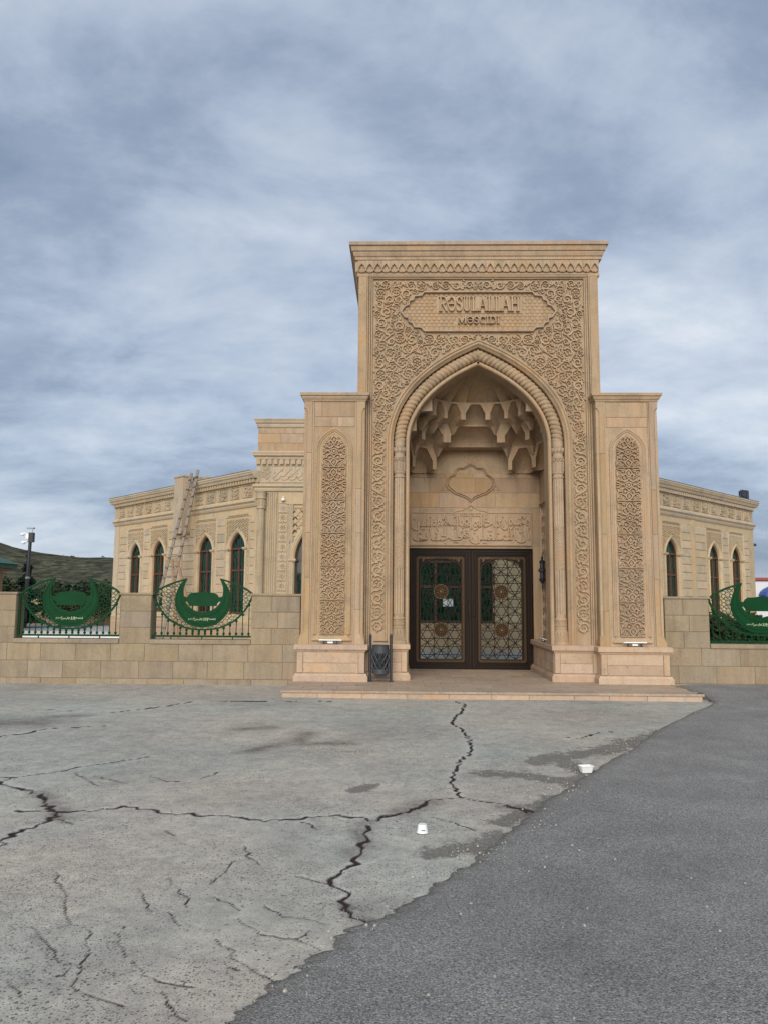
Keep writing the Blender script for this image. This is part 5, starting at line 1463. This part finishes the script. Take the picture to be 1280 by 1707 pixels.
for k in range(4):
    c_ = MB(); x0 = -5.82 + 2.95 * k; rgk = random.Random(60 + k)
    c_.relief([(x0, 5.46), (x0, 6.0), (x0 + 2.8, 6.0), (x0 + 2.8, 5.46)], .03, .02, -.02, closed=True)
    c_.relief([(x0 + .28, 5.48), (x0 + .22, 5.60), (x0 + .28, 5.66), (x0 + .20, 5.73), (x0 + .28, 5.80), (x0 + .22, 5.86), (x0 + .28, 5.98)], .02, .018, -.02)
    for i in range(16):
        a, b = x0 + .05 + .16 * rgk.random(), 5.5 + .46 * rgk.random(); c_.relief(spiral(a, b, .05, 1.2, rgk.random() * 6, 1, 9), .014, .014 + .0003 * i, -.02)
    for i in range(9):
        x = x0 + .40 + .25 * i + rgk.uniform(-.05, .05)
        c_.relief([(x, 5.56 + rgk.random() * .1), (x + .09, 5.66), (x + .22, 5.80), (x + .36, 5.92)], [.014, .035, .03, .012], .022 + .0008 * i, -.02, top=.6)
        c_.relief([(x - .02, 5.60), (x + .08, 5.53), (x + .20, 5.56), (x + .27, 5.68)], [.012, .034, .034, .012], .024 + .0008 * i, -.02, top=.6)
        for q in range(2):
            u_, v_ = x + rgk.uniform(-.05, .25), rgk.uniform(5.56, 5.92); c_.relief([(u_, v_), (u_ + .05, v_ + .03)], .018, .02 + .0006 * i, -.02)
    c_.build('calligraphy_panel', FRZ, mosque)
def small_column(n=40):
    P = []; z = .95; m = MB()
    while z < 5.1:
        tw = 0 if z < 2.4 or z > 3.9 else (z - 2.4) * 9; tw = 13.5 if z > 3.9 else tw
        P.append([(.125 * (.86 + .14 * abs(math.sin(5 * (th + tw))) ** .5) * math.cos(th), .125 * (.86 + .14 * abs(math.sin(5 * (th + tw))) ** .5) * math.sin(th), z) for th in [2 * PI * k / n for k in range(n)]]); z += .02
    m.grid(P, True)
    m.lathe([(.13, 4.55), (.15, 4.57), (.15, 4.62), (.135, 4.64), (.14, 4.86), (.17, 4.90), (.15, 4.95), (.16, 5.06), (.185, 5.12)], 20)
    for k in range(10):
        a = 2 * PI * k / 10; m.bar((.145 * math.cos(a), .145 * math.sin(a), 4.66), (.15 * math.cos(a), .15 * math.sin(a), 4.84), .02, .02, (math.cos(a), math.sin(a), 0))
    return m
sc_ = small_column().mesh('corner_column', FRZ)
for s in (-1, 1): link('corner_column', sc_, mosque, (s * (HB - .17), -.12, 0))
def fluted(x0, x1, n, z0, z1, name):
    m = MB(); w = (x1 - x0) / n; pr = []
    for i in range(n):
        a = x0 + i * w
        pr += [(a, -.05), (a + w * .5, -.05), (a + w * .55, -.025), (a + w * .95, -.025)]
    pr += [(x1, -.05), (x1, -.001), (x0, -.001)]
    m.loft([[(x, y, z) for x, y in pr] for z in (z0, z1)]); m.build(name, FRZ, mosque)
for s in (-1, 1):
    a, b = sorted((s * 5.67, s * 5.27)); fluted(a, b, 6, .95, 5.13, 'fluted_pilaster')
    a, b = sorted((s * 4.88, s * 4.74)); fluted(a, b, 3, .95, 4.75, 'fluted_pilaster')
    m = MB(); cx_ = s * 5.085
    m.box(cx_ - .185, cx_ + .185, -.02, -.001, .95, 4.80); m.build('rosette_strip', WS, mosque)
    t = MB(); t.relief([(-.15, .012), (-.15, .298), (.15, .298), (.15, .012)], .02, .02, 0, closed=True)
    for k in range(8): 
        a = k * PI / 4; pad(t, leaf(.02 * math.cos(a), .155 + .02 * math.sin(a), .085, .026, a), 0, .02)
        t.relief([(.12 * math.cos(a), .155 + .12 * math.sin(a)), (.135 * math.cos(a + .35), .155 + .125 * math.sin(a + .35))], .014, .014 + .0005 * k, 0)
    pad(t, [(.02 * math.cos(a), .155 + .02 * math.sin(a)) for a in np.linspace(0, 2 * PI, 9)[:-1]], 0, .03)
    tm = t.mesh('rosette_tile', FRZ)
    for i in range(12): link('rosette_tile', tm, mosque, (cx_, -.0205, .98 + .316 * i))
m = MB(); arch_sweep(m, fa, 1.15, [(-.16, -.002), (-.155, -.05), (-.12, -.07), (-.08, -.05), (-.05, -.05), (-.02, -.02), (0, .0), (.002, .06)], lx_)
for s in (-1, 1): m.loft_rect([(0, 2.84), (.03, 2.87), (.05, 2.90), (.05, 2.95), (0, 2.96)], lx_ + s * .53 - .07, lx_ + s * .53 + .07, -.055, 0)
w_ = m.build('window', WS, mosque)
g = MB(); g.prism(([(fa[0][0] + lx_, 1.15)] + [(x + lx_, z) for x, z in fa] + [(fa[-1][0] + lx_, 1.15)])[::-1], .30, .31); g.build('pane', M['glass_green'], w_)
g = MB(); arch_sweep(g, fa, 1.15, [(0, .25), (.05, .25), (.05, .305)], lx_); g.box(lx_ - .03, lx_ + .03, .26, .306, 1.15, 2.95); g.box(lx_ - .46, lx_ + .46, .26, .307, 2.9, 2.97); g.build('window_frame', M['window_frame'], w_)
g = MB(); hp = []
g.relief([(lx_ - .72, 1.2), (lx_ - .72, 4.62), (lx_ + .72, 4.62), (lx_ + .72, 1.2)], .06, .03, -.002); g.relief([(lx_ - .75, 4.75), (lx_ + .75, 4.75)], .08, .05, -.002)
aw = offset_path(fa, -.2); ap_ = [(aw[0][0] + lx_, 1)] + [(x + lx_, z) for x, z in aw] + [(aw[-1][0] + lx_, 1)]
n = 0
for ix in range(-7, 8):
    for iz in range(16):
        X_, Z_ = lx_ + ix * .092, 3.0 + iz * .11
        if (ix + iz) % 2: continue
        for L in ([(X_ - .046, Z_ - .055), (X_ + .046, Z_ + .055)], [(X_ + .046, Z_ - .055), (X_ - .046, Z_ + .055)], [(X_ - .046, Z_ + .055), (X_ + .046, Z_ + .165)][:0]):
            if not L: continue
            for c in clip_path([(X_, Z_ - .11), (X_ + .092, Z_), (X_, Z_ + .11), (X_ - .092, Z_), (X_, Z_ - .11)], lambda p: abs(p[0] - lx_) < .66 and 3.0 < p[1] < 4.58 and not inside(p, ap_), .03):
                n += 1; g.relief(simplify(c), .045, .03 + .0006 * (n % 6), -.002, top=.8)
            break
g.build('pierced_screen', WS, w_, stuff=True)
m = MB(); m.lathe([(.06, 4.84), (.06, 4.90), (.03, 4.93)], 12, (-5.08, -.1, 0)); m.tube([(-5.08, -.1, 4.93), (-5.08, -.04, 4.97), (-5.08, 0, 4.97)], .02, 6)
cam_o = m.build('security_camera', M['white'])
cam_o.location = (BX, BY, 0); tag(cam_o, 'small white dome camera on the mosque wall above the rosette strip', 'camera')
# glazed entrance seen through the bronze lattice
e = MB()
for x in (-1.0, -.19, .98, 1.66): e.box(x, x + .09, .05, .14, .93, 3.9)
for z in (.93, 2.05, 2.85, 3.82): e.box(-1.0, 1.75, .055, .135, z, z + .075)
en = e.build('entrance_glazing', M['window_frame'], mosque)
for a, b in ((-.91, -.19), (-.10, .98), (1.07, 1.66)):
    for z0, z1 in ((1.005, 2.05), (2.125, 2.85), (2.925, 3.82)): MB().box(a, b, .085, .10, z0, z1).build('pane', M['glass_door'], en)
m = MB(); m.loft_rect([(.10, .1), (.10, .80), (.12, .82), (.12, .90), (0, .93)], -HB, HB, 0, 3); m.build('front_plinth', M['pink'], mosque)
for r in range(9):
    for a, b in ((1.78, 2.55), (2.55, 3.3)): block(mosque, 'stone_block', WS, a - .1 * (r % 2), b - .1 * (r % 2), -.02, -.001, .95 + .31 * r, 1.26 + .31 * r, .012, .01)
MB().box(.10, .42, .0835, .0845, 1.45, 1.72).build('paper_notice', M['white'], mosque)
m = MB(); m.extrude_x([(0, 1.86), (-.10, 1.87), (-.12, 1.90), (-.12, 1.93), (0, 1.935)], -HB, -3.3) if False else None

# ============================================================ ladder against the parapet turret
lad = thing('wooden_ladder', 'long weathered wooden ladder with brown prop poles leaning on the mosque parapet', 'ladder', (-8.55, 27.05, .1))
def WP(p): return Vector(p) - Vector((-8.55, 27.05, .1))
b0, b1 = Vector((-8.78, 26.95, .1)), Vector((-8.22, 26.75, .1)); t0, t1 = Vector((-7.50, 27.22, 6.13)), Vector((-7.25, 27.12, 6.22))
for a, b in ((b0, t0), (b1, t1)): m = MB(); m.bar(WP(a), WP(b), .095, .055, (0, 1, 0)); m.build('ladder_rail', M['wood_grey'], lad)
for i in range(17):
    t = (i + .6) / 17.3; a, b = b0.lerp(t0, t), b1.lerp(t1, t); d = (b - a).normalized(); off = Vector((0, -.045, 0))
    m = MB(); m.bar(WP(a - d * .05 + off), WP(b + d * .06 + off), .035, .085, (0, 1, .25)); m.build('rung', M['wood_grey'], lad)
for a, b in (((-8.02, 27.0, 3.02), (-7.55, 26.4, .1)), ((-7.86, 26.95, 3.06), (-6.75, 26.1, .1))): m = MB(); m.bar(WP(a), WP(b), .085, .05, (0, 1, 0)); m.build('prop_pole', M['wood_brown'], lad)

# ============================================================ litter bin
bn = thing('litter_bin', 'dark grey litter bin with diamond cut-outs hung between two posts beside the plinth', 'bin', (-.375, 14.62, .12))
for s in (-1, 1):
    m = MB(); m.tube([(s * .19, 0, 0), (s * .19, 0, .82)], .026, 10); m.lathe([(.021, .82), (.026, .83), (.026, .85), (.015, .875), (.002, .885)], 10, (s * .19, 0, 0)); m.box(s * .19 - .045, s * .19 + .045, -.045, .045, 0, .012)
    m.build('post', M['iron'], bn)
m = MB(); R_ = .148
m.lathe([(R_, .52), (R_ + .004, .53), (R_ + .004, .655), (R_ + .012, .66), (R_ + .012, .675), (R_ - .012, .675), (R_ - .012, .52)], 32, cap=False)
m.lathe([(.05, .13), (R_ - .01, .14), (R_ + .002, .155), (R_ + .002, .235), (R_ - .01, .24)], 32)
for k in range(10):
    for sg in (1, -1):
        pts = [((R_ + .001 * sg) * math.cos(k * PI / 5 + sg * t * PI / 5 * 2), (R_ + .001 * sg) * math.sin(k * PI / 5 + sg * t * PI / 5 * 2), .225 + .31 * t) for t in np.linspace(0, 1, 10)]
        m.tube(pts, .0085, 4)
    a = k * PI / 6
    for z in (.28, .38, .48): m.tube([((R_ - .002) * math.cos(a), (R_ - .002) * math.sin(a), z - .045), ((R_ - .002) * math.cos(a), (R_ - .002) * math.sin(a), z + .045)], .006, 4)
m.build('bucket', M['bin'], bn)
m = MB(); m.lathe([(R_ - .02, .15), (R_ - .02, .60)], 24, cap=False); m.build('liner', M['dark'], bn)
m = MB(); m.box(-.17, .17, -.012, .012, .06, .085); m.box(-.17, .17, -.012, .012, .10, .115); m.build('cross_bar', M['iron'], bn)
m = MB(); m.box(-.13, .13, -.02, .05, .725, .745); m.tube([(-.19, 0, .40), (-.15, 0, .40)], .012, 6); m.tube([(.15, 0, .40), (.19, 0, .40)], .012, 6); m.build('ash_plate', M['iron'], bn)

# ============================================================ floodlights, lantern
def floodlight(label, loc, rz=0.0, k=1.0):
    f = thing('floodlight', label, 'floodlight', loc, rz, 'floodlights on the plinths')
    m = MB(); m.loft([[(x, y, z) for x in (-.21 * k,) for y, z in ((0, .045), (-.09, .075), (-.085, .09), (.01, .062))], [(x, y, z) for x in (.21 * k,) for y, z in ((0, .045), (-.09, .075), (-.085, .09), (.01, .062))]]); m.build('lamp_housing', M['white'], f)
    m = MB(); m.box(-.05, .05, -.06, .0, .02, .05); m.build('driver_box', M['white'], f)
    m = MB()
    for s in (-1, 1): m.box(s * .12 - .012, s * .12 + .012, -.05, -.03, 0.0, .06)
    m.box(-.15, .15, -.05, -.02, 0, .012); m.tube([(-.02, -.04, .02), (0, -.075, -.02), (.03, -.09, -.09)], .005, 5); m.build('bracket', M['iron'], f)
floodlight('flat white floodlight on the plinth next to the litter bin', (GX - 2.82, GY - .335, .80))
floodlight('flat white floodlight on the plinth nearest the asphalt', (GX + 2.81, GY - .335, .80))
floodlight('small floodlight on the ledge beside the bronze doors', (GX + 1.44, GY + 1.15, .80), -PI / 2, .6)
m = MB(); L0 = (3.10, 16.9)
m.lathe([(.002, 1.84), (.012, 1.90), (.02, 1.95), (.012, 2.0), (.06, 2.06), (.075, 2.10), (.05, 2.12), (.05, 2.24), (.085, 2.27), (.085, 2.30), (.05, 2.34), (.05, 2.44), (.07, 2.47), (.02, 2.52), (.03, 2.56), (.01, 2.60), (.001, 2.68)], 8, (-.07, 0, 0)); m.tube([(-.07, 0, 2.3), (0, 0, 2.28)], .015, 6)
o = m.build('wall_lantern', M['iron'], loc=(GX + 1.575, GY + 1.72, 0)); tag(o, 'black iron wall lantern on the side wall of the niche', 'lantern')

# ============================================================ litter on the ground
m = MB()
rw = lambda x, z, r=.012, n=3: None
def rrect(x, y, r, z, n=4):
    p = []
    for cx_, cy_, a0 in ((x - r, y - r, 0), (-x + r, y - r, 90), (-x + r, -y + r, 180), (x - r, -y + r, 270)):
        for k in range(n + 1): a = R(a0 + 90 * k / n); p.append((cx_ + r * math.cos(a), cy_ + r * math.sin(a), z))
    return p
m.loft([rrect(.050, .032, .014, 0), rrect(.062, .042, .016, .055), rrect(.068, .048, .018, .056), rrect(.068, .048, .018, .062), rrect(.060, .040, .016, .062), rrect(.052, .034, .014, .030)], cap=False)
m.add(rrect(.050, .032, .014, .0005), [tuple(range(20))])
box_ = m.build('food_tub', M['white'], loc=(1.76, 7.62, .004), rz=.25, smooth=False); tag(box_, 'open white plastic food tub lying on the pavement edge by the asphalt', 'tub')
m = MB(); m.add([(x * .9, y * .9, .031) for x, y, z in rrect(.058, .038, .016, 0)], [tuple(range(20))]); m.build('tub_contents', M['cream'], box_)
m = MB(); m.lathe([(.026, 0), (.030, .02), (.036, .085), (.039, .086), (.039, .090), (.033, .090), (.027, .01)], 24)
cup = m.build('plastic_cup', M['white'], loc=(.155, 5.63, .092), smooth=False); cup.rotation_euler = (R(180), 0, R(186)); cup.scale = (1.08, 1.08, .62); cup.location.z = .057; tag(cup, 'white plastic cup standing upside down on the cracked concrete', 'cup')
m = MB(); m.box(-.012, .012, -.001, .001, -.004, .004); lb = m.build('cup_mark', M['iron'], cup); lb.location = (0, -.0345, .055); lb.rotation_euler = (R(-6), 0, 0)
rgl = random.Random(31); m = MB()
for i in range(900):
    t = rgl.random(); y = 2.6 + 9 * t ** 1.5
    ed = lambda yy: float(np.interp(yy, [p[1] for p in EDGE], [p[0] for p in EDGE]))
    if i < 420: y = 2.9 + 9.5 * rgl.random(); x = ed(y) + rgl.gauss(-.12, .14)
    elif i < 620: k = rgl.choice([(.9, 7.2), (1.2, 6.9), (2.2, 9.2), (.45, 5.3), (1.75, 8.2)]); x, y = k[0] + rgl.gauss(0, .3), k[1] + rgl.gauss(0, .25)
    else: x = rgl.uniform(-.5 * y, .55 * y)
    zb = .012 if x > ed(y) else -.003
    s = rgl.choice((.003, .004, .005, .007)) * (.6 + rgl.random()) * (1.6 if i < 12 else 1)
    c = [(x + s * math.cos(a) * rgl.uniform(.7, 1.3), y + s * math.sin(a) * rgl.uniform(.7, 1.3), zb) for a in np.linspace(0, 2 * PI, 6)[:-1]]
    h_ = [((p[0] - x) * .55 + x, (p[1] - y) * .55 + y, zb + .004 + s * .55) for p in c]
    m.loft([c, h_], cap=False); m.add(h_, [tuple(range(5))])
m.build('gravel_stones', M['pebble'], stuff=True)
m = MB(); pts = [(0, 0, .0), (.05, .02, .012), (.10, .0, .006), (.07, -.035, .014), (.02, -.03, .004)]; m.add(pts + [(.045, -.008, .02)], [(0, 1, 5), (1, 2, 5), (2, 3, 5), (3, 4, 5), (4, 0, 5)])
m.add([(-.05, .03, 0), (-.01, .05, .01), (.02, .03, .004), (-.02, .01, .01)], [(0, 1, 2, 3)])
o = m.build('dry_leaf', M['orange'], loc=(2.55, 5.03, .024)); tag(o, 'small curled orange dry leaf on the asphalt', 'leaf')
m = MB(); m.tube([(0, 0, .12), (.06, -.01, .13), (.12, -.05, .09), (.16, -.10, .03), (.17, -.14, .015), (.12, -.18, .012)], .007, 5)
o = m.build('black_cable', M['iron'], loc=(4.90, 13.18, .005)); tag(o, 'loose end of black cable at the corner of the entrance step', 'cable')

# ============================================================ far left: hill, bushes, mast, kiosk roof; far right: shop
def hill():
    P = []
    for j in range(80):
        y = 52 + 8 * j * (1 + j * .012); row = []
        for i in range(90):
            x = -420 + 6.2 * i
            f = min(1, max(0, (-20 - x * 1.0 + 40 - y * .12) / 60)); f = f * f * (3 - 2 * f) if True else f
            k = x / y
            zr = 18.5 + 2.0 * math.sin(k * 9 + 2) * .6 + (4.2 * max(0, (-k - .475) / .05) if k < -.475 else 0)
            if y < 150: z = 2.4 * min(1, (y - 52) / 60) ** 1.3
            elif y < 300: t = (y - 150) / 150; z = 2.4 + (zr - 2.4) * (t * t * (3 - 2 * t)) * (1 - .0 * t)
            else: z = zr * (1 - ((y - 300) / 800) ** 2)
            z += (.9 * math.sin(x * .05 + y * .03) * math.sin(y * .045 + 1) + .35 * math.sin(x * .21 + 2) * math.sin(y * .17)) * min(1, max(0, (y - 150) / 100))
            if abs(y - 290) < 14: z += .8 * abs(math.sin(x * .13) * math.sin(x * .041 + 1))
            row.append((x, y, z * f - .3))
        P.append(row)
    return MB().grid(P)
hm, t, b = new_mat('scrubby_hillside')
vec, _ = objvec(t, False)
big = nz(t, vec, 0.035, 6, 0.65); mp = t.nodes.new('ShaderNodeMapping'); t.links.new(vec, mp.inputs[0]); mp.inputs['Scale'].default_value = (.25, .12, .6)
fine = nz(t, mp.outputs[0], 1.4, 7, 0.75)
c = ramp(t, big, (.3, (.062, .062, .040)), (.7, (.10, .096, .064)))
c = mixc(t, c, ramp(t, fine, (.40, (.30, .31, .27)), (.52, (.9, .9, .9)), (.66, (1.7, 1.6, 1.45))), 1.0, 'MULTIPLY')
t.links.new(c, b.inputs['Base Color']); b.inputs['Roughness'].default_value = .95; b.inputs['Specular IOR Level'].default_value = .05
struct(hill().build('hill', hm, smooth=True))
HP = MB(); rgh = random.Random(90); _hl = hill().v
for i in range(5200):
    p = _hl[rgh.randrange(len(_hl))]
    if not (150 < p[1] < 330 and -240 < p[0] < -20 and p[2] > 1): continue
    x, y, z = p[0] + rgh.uniform(-3, 3), p[1] + rgh.uniform(-3, 3), p[2] - .1; s = rgh.uniform(.25, .8)
    HP.add([(x - s, y, z), (x, y - s, z), (x + s, y, z), (x + rgh.uniform(-.2, .2) * s, y, z + s * rgh.uniform(.5, 1.0))], [(0, 1, 3), (1, 2, 3)])
HP.build('hillside_scrub', M['bush'], stuff=True)
def leaves(mb, cx, cy, cz, rx, ry, rz_, n, s, rg, cone=False):
    for _ in range(n):
        while True:
            a, b_, c_ = rg.uniform(-1, 1), rg.uniform(-1, 1), rg.uniform(-1, 1)
            if cone:
                h = (c_ + 1) / 2; lim = (1 - h) * (.72 + .28 * math.cos(h * 34)) 
                if .25 * lim * lim < a * a + b_ * b_ < lim * lim: break
            else:
                d = a * a + b_ * b_ + c_ * c_
                lump = .62 + .38 * math.sin(a * 5.1 + cx) * math.sin(c_ * 4.3 + cy) + .2 * math.sin(b_ * 6)
                if .15 < d < min(1, lump): break
        p = Vector((cx + a * rx, cy + b_ * ry, cz + c_ * rz_)); d1 = Vector((rg.gauss(0, 1), rg.gauss(0, 1), rg.gauss(0, .7))).normalized(); d2 = d1.orthogonal().normalized()
        k = s * rg.uniform(.6, 1.5)
        mb.add([p - d1 * k, p + d2 * k * .55, p + d1 * k, p - d2 * k * .55], [(0, 1, 2, 3)])
def bush(label, x, y, w, h, n, seed, z0=.1, cone=False, name='bush', cat='bush', grp='bushes behind the courtyard wall'):
    rg = random.Random(seed); T = thing(name, label, cat, (x, y, z0), group=grp)
    m = MB(); m.tube([(0, 0, -.2), (.03 * w, 0, h * .4), (0, 0, h * (.9 if cone else .6))], [.05 * h ** .7, .035 * h ** .7, .01], 6)
    for k in range(5): a = k * 1.26; m.tube([(0, 0, h * .2), (w * .22 * math.cos(a), w * .22 * math.sin(a), h * .5)], [.02, .008], 4)
    m.build('trunk', M['bark'], T)
    m = MB()
    if cone: leaves(m, 0, 0, h * .54, w / 2, w / 2, h * .47, n, .10, rg, True)
    else:
        for k in range(5): a = k * 1.3 + seed; leaves(m, .25 * w * math.cos(a), .25 * w * math.sin(a), h * rg.uniform(.42, .68), w * .34, w * .34, h * .36, n // 5, .09, rg)
    m.build('crown', M['conifer'] if cone else M['bush'], T); return T
bush('dark conifer with a pointed top beside the black mast', -19.75, 40.6, 2.1, 4.1, 2600, 1, cone=True, name='conifer_tree', cat='tree', grp=None)
BL = [('dark bush at the picture edge under the green kiosk roof', -22.3, 42, 2.8, 2.9), ('dark bush in front of the conifer at its left', -20.9, 41, 2.2, 2.7), ('dark bush hiding the foot of the black mast', -18.7, 42.5, 2.6, 2.3), ('low dark bush seen inside the far crescent panel, left one', -16.9, 49, 2.4, 1.9),
      ('dark bush seen over the plaque of the far crescent panel', -17.2, 44.5, 2.5, 2.75), ('dark bush next to the corner of the mosque wing', -14.5, 46.0, 2.0, 2.6), ('bush between the far crescent panel and the mosque corner', -16.0, 47.5, 1.8, 2.2)]
for i, (lb, x, y, w, h) in enumerate(BL): bush(lb, x, y, w, h, 1700, 20 + i)
for i, (lb, x, y, w, h) in enumerate([('leafy green shrub behind the crescent panel by the asphalt', 7.0, 18.2, 1.3, 1.55), ('low green shrub beside the shrub behind the asphalt-side panel', 8.3, 18.9, 1.2, 1.35)]): bush(lb, x, y, w, h, 2200, 50 + i, grp='shrubs behind the asphalt-side panel')
rgt = random.Random(77); m = MB()
for i in range(110):
    x = -140 + 118 * rgt.random(); y = 150 + 8 * rgt.random(); h = rgt.uniform(1.2, 3.6); leaves(m, x, y, 2.2 + h * .4, rgt.uniform(.8, 2.2), 1, h * .6, 34, .5, rgt)
m.build('treeline', M['conifer'], stuff=True)
cw = thing('courtyard_wall', 'low sandy stone wall across the far side of the courtyard', 'wall', (-18, 46, .1))
MB().box(-12, 8, .02, .25, 0, 1.40).build('wall_core', M['mortar'], cw)
for r in range(4):
    x = -12 + .6 * (r % 2)
    while x < 7.9: block(cw, 'stone_block', M['block'], x, min(x + 1.2, 8), 0, .019, .02 + .35 * r, .37 + .35 * r, .01, .005); x += 1.2
MB().box(-12, 8, -.04, .29, 1.42, 1.50).build('coping', M['wing'], cw)
kb = thing('planting_kerb', 'low pinkish stone kerb in the courtyard behind the crescent panels', 'kerb', (-8, 33.5, .1)); MB().box(-14, 2, 0, .3, 0, .12).build('kerb_stone', M['court'], kb); MB().box(-14, 2, -3.0, -2.8, 0, .12).build('kerb_edge', M['plaster'], kb)
# mast with cameras
ms = thing('camera_mast', 'tall black mast with white cameras and a small antenna on top', 'mast', (-19.42, 40, .1))
m = MB(); m.tube([(0, 0, 0), (0, 0, 2.6)], .10, 10); m.tube([(0, 0, 2.6), (.03, 0, 4.75)], .085, 10); m.build('pole', M['iron'], ms)
m = MB(); m.lathe([(.10, 2.55), (.115, 2.56), (.115, 2.64), (.09, 2.65)], 10); m.build('collar', M['steel'], ms)
m = MB(); m.box(-.03, .20, -.12, .12, 4.45, 4.95); m.build('junction_box', M['iron'], ms)
m = MB(); m.box(-.18, -.02, -.1, .1, 4.62, 4.90); m.build('camera_box', M['white'], ms)
for z, x in ((4.92, -.32), (4.48, -.26)):
    m = MB(); m.tube([(x - .16, -.05, z - .03), (x + .16, -.05, z)], .04, 8); m.lathe([(.05, z - .14), (.09, z - .10), (.09, z - .04), (.02, z)], 10, (x - .05, -.05, 0)); m.build('camera', M['white'], ms)
m = MB(); m.tube([(.12, 0, 4.95), (.12, 0, 5.15)], .02, 6); m.box(-.17, .20, -.1, .1, 5.15, 5.22); m.build('antenna', M['steel'], ms)
# green roofed kiosk
kk = thing('green_roofed_kiosk', 'kiosk with a green sheet roof at the picture edge', 'kiosk', (-20.75, 33.2, .1))
m = MB(); m.box(-2.0, 2.0, -.9, 3.0, 0, 2.75); m.build('kiosk_wall', M['wood_brown'], kk)
m = MB(); m.loft([[(-2.6, -1.3, 3.12), (2.58, -1.3, 3.12), (2.58, 3.6, 3.12), (-2.6, 3.6, 3.12)], [(-.6, .6, 4.05), (.6, .6, 4.05), (.6, 1.6, 4.05), (-.6, 1.6, 4.05)]]); 
for i in range(16):
    u_ = i / 15; m.bar((-2.58 + 5.14 * u_, -1.30, 3.135), (-.6 + 1.2 * u_, .6, 4.065), .025, .03)
m.build('roof', M['roof_green'], kk)
m = MB(); m.box(-2.5, 2.42, -1.22, 3.5, 2.92, 3.11); m.build('fascia', M['roof_green'], kk); MB().box(-2.35, 2.2, -1.1, 3.4, 2.80, 2.915).build('soffit', M['wood_brown'], kk)
hs = thing('red_roofed_house', 'small house with a dull red roof behind the mosque wing corner', 'house', (-16.5, 52.5, .1))
MB().box(-2, 3, 0, 4, 0, 4.4).build('house_wall', M['plaster'], hs); m = MB(); m.loft([[(-2.55, -.6, 4.35), (3.4, -.6, 4.35), (3.4, 4.6, 4.35), (-2.55, 4.6, 4.35)], [(-1.0, 1.5, 5.25), (2, 1.5, 5.25), (2, 2.5, 5.25), (-1, 2.5, 5.25)]]); m.build('roof', M['red_roof'], hs)
sh = thing('roadside_shop', 'white roadside shop with a blue arched canopy and red roof edge', 'shop', (30.2, 60, .0))
MB().box(-3.2, 8, 0, 6, 0, 3.35).build('shop_wall', M['plaster'], sh); MB().box(-3.3, 8.1, -.15, 6.1, 3.40, 3.62).build('roof_edge', M['red_roof'], sh)
m = MB(); m.loft([[(-3.0 + 5.2 * (1 - math.cos(a)) / 2 + .0, y, 2.25 + 1.0 * math.sin(a)) if k == 0 else (-2.8 + 4.8 * (1 - math.cos(a)) / 2, y, 2.05 + .8 * math.sin(a)) for k, y in ((0, -1.2), (0, -.1), (1, -.1), (1, -1.2))] for a in np.linspace(0.05, PI - .05, 14)]); m.build('arch_canopy', M['blue'], sh)
for x in (-2.2, -.8, .6, 2.0):
    f_ = MB().box(x, x + 1.0, -.04, 0, .8, 2.0).build('shop_window', M['steel'], sh); MB().box(x + .06, x + .94, -.05, -.041, .86, 1.94).build('pane', M['glass_green'], f_)
m = MB(); m.bar((-2.9, -.3, 2.1), (-1.9, -.3, 1.2), .25, .04, (0, 1, 0)); m.build('awning_stripe', M['red_roof'], sh)
# floodlight on the right wing's roof, small camera at its end
fl = thing('roof_floodlight', 'black floodlight on a frame at the roof edge of the far mosque wing', 'floodlight', tuple(Vector((7.2, 25, 5.84)) + Vector((.7071 * 9.6 , .7071 * 9.6, 0))), PI / 4)
MB().box(.02, .26, -.14, .05, .06, .40).build('lamp_housing', M['iron'], fl); m = MB(); m.tube([(-.55, -.1, 0), (-.45, -.1, .36), (-.02, -.1, .38)], .02, 5); m.tube([(-.1, -.1, 0), (-.1, -.1, .3)], .03, 5); m.box(-.42, -.05, -.15, 0, .10, .33); m.build('bracket', M['iron'], fl)
m = MB(); m.box(-.05, .22, -.06, .06, -.05, .05); o = m.build('wall_camera', M['iron'], loc=tuple(Vector((7.2, 25, 4.05)) + Vector((.7071 * 10.4, .7071 * 10.4, 0))), rz=PI / 4); tag(o, 'small black camera at the outer corner of the far mosque wing', 'camera')
